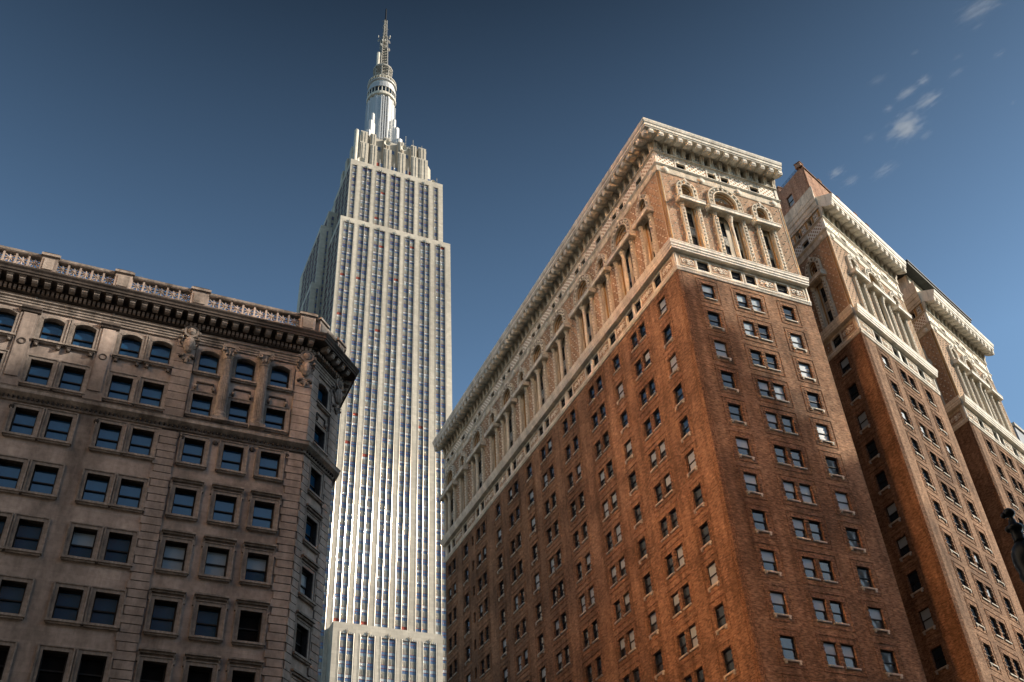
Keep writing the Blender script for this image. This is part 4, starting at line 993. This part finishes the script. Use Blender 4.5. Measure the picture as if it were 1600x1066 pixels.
for ang in (45, 135, 225, 315):
    mb = MB()
    for x0, x1, hw_, z1 in ((5.0, 13.6, 3.6, 361), (5.0, 12.0, 3.2, 370), (5.0, 10.2, 2.6, 379), (5.0, 8.4, 1.8, 386)):
        mb.lathe([(hw_ * .55, 346), (hw_ * .55, z1)], x1 - hw_ * .55, 0, 8, 'mast'); mb.box(x0, x1 - hw_ * .3, -hw_ / 2, hw_ / 2, 346, z1, 'mast')
    put('mast_buttress', mb, tower, T((MX, MY, 0)) @ Matrix.Rotation(R(ang), 4, 'Z'))
for k in range(4):
    mb = MB(); 
    for q in (-1.6, -.55, .55, 1.6): mb.box(q - .3, q + .3, -.3, .4, 348, 400, 'mast')
    for z in range(350, 400, 4):
        for q in (-1.08, 0, 1.08): mb.box(q - .24, q + .24, -.02, .3, z, z + 3.2, 'gdark')
    put('mast_window_strip', mb, tower, T((MX, MY, 0)) @ Matrix.Rotation(R(90 * k), 4, 'Z') @ T((0, -6.5, 0)))
# antenna: lattice with whips and panels
def lattice_mast(mb, r0, r1, z0, z1, step, rb, m='mastd', n=4):
    z = z0; k = 0
    while z < z1 - .01:
        zb = min(z + step, z1); ra = r0 + (r1 - r0) * (z - z0) / (z1 - z0); rc = r0 + (r1 - r0) * (zb - z0) / (z1 - z0)
        for j in range(n):
            a = 2 * math.pi * (j + .5) / n; b = 2 * math.pi * (j + 1.5) / n
            p = (ra * math.cos(a), ra * math.sin(a), z); q = (rc * math.cos(b), rc * math.sin(b), zb); p2 = (rc * math.cos(a), rc * math.sin(a), zb); q2 = (ra * math.cos(b), ra * math.sin(b), z)
            mb.bar(p, p2, rb * 1.5, m); mb.bar(p, q, rb, m); mb.bar(q2, p2, rb, m); mb.bar(p2, q, rb, m)
        z = zb; k += 1
mb = MB()
mb.lathe([(3.4, 417), (3.4, 424.0), (3.0, 424.3)], 0, 0, 12, 'mastd')
lattice_mast(mb, 3.9, 4.6, 418.5, 427.5, 2.2, .18, 'mastd', 8)
mb.lathe([(4.0, 426.5), (4.9, 427.2), (4.9, 428.2), (3.0, 428.4)], 0, 0, 14, 'mastd')
lattice_mast(mb, 2.4, 1.9, 428.4, 446, 2.2, .22); mb.lathe([(1.2, 428.4), (.9, 446)], 0, 0, 6, 'mastd')
lattice_mast(mb, 1.9, 1.5, 446, 457, 1.8, .2); mb.lathe([(.8, 446), (.7, 457)], 0, 0, 6, 'mastd')
lattice_mast(mb, 1.05, .85, 457, 471.5, 1.4, .15); mb.lathe([(.55, 457), (.5, 471.5)], 0, 0, 6, 'mastd')
mb.lathe([(.85, 471.5), (.85, 472), (.45, 472.3), (.4, 482.0), (.12, 483.2)], 0, 0, 8, 'iron')
mb.lathe([(.85, 430), (.85, 440.5), (.5, 441)], -3.0, -1.0, 8, 'creamw')
rr = random.Random(3)
for i in range(34):
    z = 445 + rr.random() * 11; a = rr.random() * 6.28; r = 1.7 + rr.random() * 1.6
    mb.bar((1.0 * math.cos(a), 1.0 * math.sin(a), z), (r * math.cos(a), r * math.sin(a), z), .12, 'mastd'); mb.bar((r * math.cos(a), r * math.sin(a), z - .9), (r * math.cos(a), r * math.sin(a), z + .9), .2, 'creamw' if i % 2 else 'mastd')
for i in range(12):
    z = 458 + rr.random() * 13; a = rr.random() * 6.28; mb.bar((0, 0, z), (1.9 * math.cos(a), 1.9 * math.sin(a), z), .08, 'mastd')
put('antenna', mb, tower, T((MX, MY, 0)))
EW.build(tower, 100, 'window')

# ================================================================== far grey block at the right edge
farb = thing('grey_tower', 'blue grey panelled tower top just showing behind the far wing at the right edge', 'tower block', (160, 108, 0))
mb = MB(); mb.box(0, 30, 0, 22, 0, 101.2, 'greyblue'); put('panel_wall', mb, farb, frame(146.9, 101.5, ANG))
mb = MB(); mb.box(-.3, 30.3, -.3, 22.3, 101.2, 101.9, 'sill'); put('roof_edge', mb, farb, frame(146.9, 101.5, ANG))
mb = MB()
for i in range(9):
    for k in range(12): mb.box(1 + 3.2 * i, 3.2 + 3.2 * i, -.05, .02, 95 - 4 * k, 97.4 - 4 * k, 'gdark')
put('window', mb, farb, frame(146.9, 101.5, ANG))

# ================================================================== street lamp near the camera
lamp = thing('street_lamp', 'black cast iron street lamp head with bulging globe and finial, dark against the far wing', 'street lamp', (12.035, 8.955, 0))
ML = T((12.035, 8.955, 0))
mb = MB(); mb.lathe([(.22, 0), (.2, .5), (.12, .8), (.09, 1.2), (.07, 6.6), (.1, 6.7), (.06, 6.9), (.09, 7.4), (.15, 7.6)], 0, 0, 14, 'iron'); put('post', mb, lamp, ML, True)
mb = MB(); mb.lathe([(.11, 7.6), (.165, 7.72), (.185, 7.78), (.172, 7.83), (.19, 7.92), (.198, 8.0), (.19, 8.1), (.16, 8.19), (.11, 8.25), (.08, 8.28)], 0, 0, 24, 'iron'); put('globe', mb, lamp, ML, True)
mb = MB(); mb.lathe([(.09, 8.28), (.075, 8.33), (.085, 8.38), (.07, 8.43), (.105, 8.47), (.12, 8.5), (.10, 8.54), (.055, 8.58), (.05, 8.63), (.035, 8.66), (.04, 8.69), (.075, 8.71), (.085, 8.75), (.07, 8.79), (.03, 8.82)], 0, 0, 16, 'iron')
mb.blob((-.07, .05, 8.5), .055, .055, .05, 'iron', 8, 4); mb.blob((.07, -.05, 8.51), .055, .055, .05, 'iron', 8, 4); mb.blob((-.07, .05, 8.72), .04, .04, .045, 'iron', 8, 4)
put('finial', mb, lamp, ML, True)

# ================================================================== ground, streets
mb = MB(); mb.poly([(-2500, -2500, 0), (2500, -2500, 0), (2500, 2500, 0), (-2500, 2500, 0)], 'asphalt'); structure('ground', mb)
mb = MB()
mb.box(18, 46, 48, 58, 0.0, .004, 'asphalt', 'b')
for x0, x1, y0, y1 in ((-29.5, 12, 57.5, 61.9), (44.8, 49.3, 62, 131), (49, 120, 56.5, 60), (15.3, 19, 66, 105), (5, 17, 4, 14)):
    mb.box(x0, x1, y0, y1, 0, .14, 'paving', 'b')
structure('pavement', mb)
# unseen masses added round the square to shade and reflect the low sun
def office(label, M, w_, d_, h, m, wm, steps=()):  # unseen mass added to block sun and sky light
    t_ = thing('office_tower', label, 'office tower', M.translation)
    mb = MB(); mb.box(0, w_, 0, d_, 0, h, m); put('wall', mb, t_, M)
    for (a, b, hh) in steps:
        mb = MB(); mb.box(a, b, 0, d_, 0, hh, m); put('setback', mb, t_, M)  # step of the added mass, shapes its shadow edge
    return t_
# frame with x = v axis (across the sun), placed up-sun
ux, uy = math.cos(SUN_AZ), -math.sin(SUN_AZ); vx, vy = -uy, ux
def sunframe(v, u): return Matrix.Translation((v * vx + u * ux, v * vy + u * uy, 0)) @ Matrix.Rotation(math.atan2(vy, vx), 4, 'Z')
office('tall masonry office tower across the square with stepped top', sunframe(34, 240), 46.8, 30, 177, 'fac', None, ((46.81, 48.4, 171), (48.41, 50.0, 164), (50.01, 51.6, 158), (51.61, 54.3, 152)))  # added shadow caster, steps set to slope the shade on the near wing
office('broad masonry office block behind the viewer', frame(-70, -70), 130, 40, 84, 'fac', None)
office('low brick office block south of the square', frame(70, -90), 120, 50, 62, 'brick', None)
office('masonry office block west of the square', frame(-120, -50), 58, 60, 120, 'fac', None)
office('tall plain office block up the side street behind the limestone building', frame(-62, 142), 76, 60, 112, 'fac', None)  # added out of sight to darken the long brick face
refl = thing('glass_tower', 'bronze glass curtain wall tower west of the square', 'glass tower', (-45, 20, 0))
mb = MB(); mb.box(-60, -34.2, 0, 62, 0, 150, 'fac'); mb.box(-34.2, -34, 10.5, 30.5, 78, 140, 'mirror'); mb.box(-34.2, -34, 10.5, 19, 52, 77.9, 'mirror'); mb.box(-34.2, -34, 30.6, 61, 118, 142, 'mirror2'); mb.box(-34.2, -34, 31, 50, 68, 92, 'mirror2'); put('curtain_wall', mb, refl, Matrix())  # added reflector panels, placed to aim low sun at the facades

# ================================================================== clouds, small wisps high over the right side
def cloud_mat(seed, dens):
    m = bpy.data.materials.new('cloud_vapour'); m.use_nodes = True; t = m.node_tree; t.nodes.clear()
    out = N(t, 'ShaderNodeOutputMaterial'); v = N(t, 'ShaderNodeVolumePrincipled'); v.inputs['Color'].default_value = (.95, .95, .97, 1)
    tc = N(t, 'ShaderNodeTexCoord'); mp = N(t, 'ShaderNodeMapping'); mp.inputs['Location'].default_value = (seed * 3.1, seed, 0); mp.inputs['Scale'].default_value = (.8, 2.2, 1.5)
    n = N(t, 'ShaderNodeTexNoise'); n.inputs['Scale'].default_value = 2.4; n.inputs['Detail'].default_value = 9; n.inputs['Roughness'].default_value = .66
    ln = N(t, 'ShaderNodeVectorMath', operation='LENGTH'); t.links.new(tc.outputs['Object'], ln.inputs[0]); t.links.new(tc.outputs['Object'], mp.inputs[0]); t.links.new(mp.outputs[0], n.inputs[0])
    sub = N(t, 'ShaderNodeMath', operation='MULTIPLY_ADD'); sub.inputs[1].default_value = -.34; t.links.new(ln.outputs['Value'], sub.inputs[0]); t.links.new(n.outputs[0], sub.inputs[2])
    r_ = N(t, 'ShaderNodeMapRange'); r_.inputs[1].default_value = .33; r_.inputs[2].default_value = .50; r_.inputs[4].default_value = dens * .6; t.links.new(sub.outputs[0], r_.inputs[0])
    t.links.new(r_.outputs[0], v.inputs['Density']); t.links.new(v.outputs[0], out.inputs['Volume']); return m
MT['cloudm'] = None
XA = CR * math.cos(R(33)) + CU * math.sin(R(33))        # the wisps are drawn out along one wind direction
CL = ((1415, 198, 36, 25, .030, 'largest white cloud puff above the hotel wings'), (1449, 157, 30, 13, .018, 'ragged cloud wisp just above and right of the largest puff'), (1443, 126, 15, 9, .026, 'small bright cloud tuft topping the broken diagonal streak'),
    (1417, 145, 26, 8, .024, 'thin broken cloud streak below the bright tuft'), (1388, 170, 12, 7, .022, 'small cloud tip at the lower left end of the diagonal streak'), (1447, 211, 16, 7, .012, 'faint cloud scrap right of the largest puff'),
    (1307, 270, 19, 11, .018, 'cloud wisp over the roof of the middle wing'), (1329, 283, 22, 10, .010, 'faint cloud trailing off the wisp over the middle wing'), (1382, 266, 30, 12, .008, 'very faint cloud veil right of the middle wing wisps'),
    (1531, 12, 44, 20, .008, 'broad faint cloud veil at the top edge of the sky'))
FLECK = ((1358, 215, 16, 8, .007), (1372, 125, 22, 9, .005), (1430, 82, 10, 5, .010), (1494, 114, 18, 6, .008), (1497, 89, 12, 6, .006), (1561, 85, 14, 6, .009), (1528, 41, 16, 5, .007), (1583, 161, 7, 4, .009))
for i, (px, py, rw, rh, dn, lab) in enumerate(CL + tuple(f + ('tiny faint cloud fleck in the upper right sky',) for f in FLECK)):
    D = 3200.0; d = (CR * ((px - 800) / FPX) + CU * (-(py - 533) / FPX) + CF).normalized(); c = CAM + d * D; k = D / FPX
    mb = MB(); mb.blob((0, 0, 0), 1, 1, 1, 'cloudm', 20, 11); me = bpy.data.meshes.new('cloud'); me.from_pydata(mb.V, [], mb.F); me.materials.append(cloud_mat(i * 1.7 + 1.3, dn))
    o = bpy.data.objects.new('cloud', me); COL.objects.link(o); X = (XA - d * XA.dot(d)).normalized(); Z = X.cross(d)
    sx, sy, sz_ = rw * k * 1.15, rw * k * .7, rh * k * 1.25
    o.matrix_basis = Matrix(((X.x * sx, d.x * sy, Z.x * sz_, c.x), (X.y * sx, d.y * sy, Z.y * sz_, c.y), (X.z * sx, d.z * sy, Z.z * sz_, c.z), (0, 0, 0, 1)))
    o['label'] = lab; o['category'] = 'cloud'; o['group'] = 'tiny cloud flecks' if 'fleck' in lab else 'small wispy clouds'
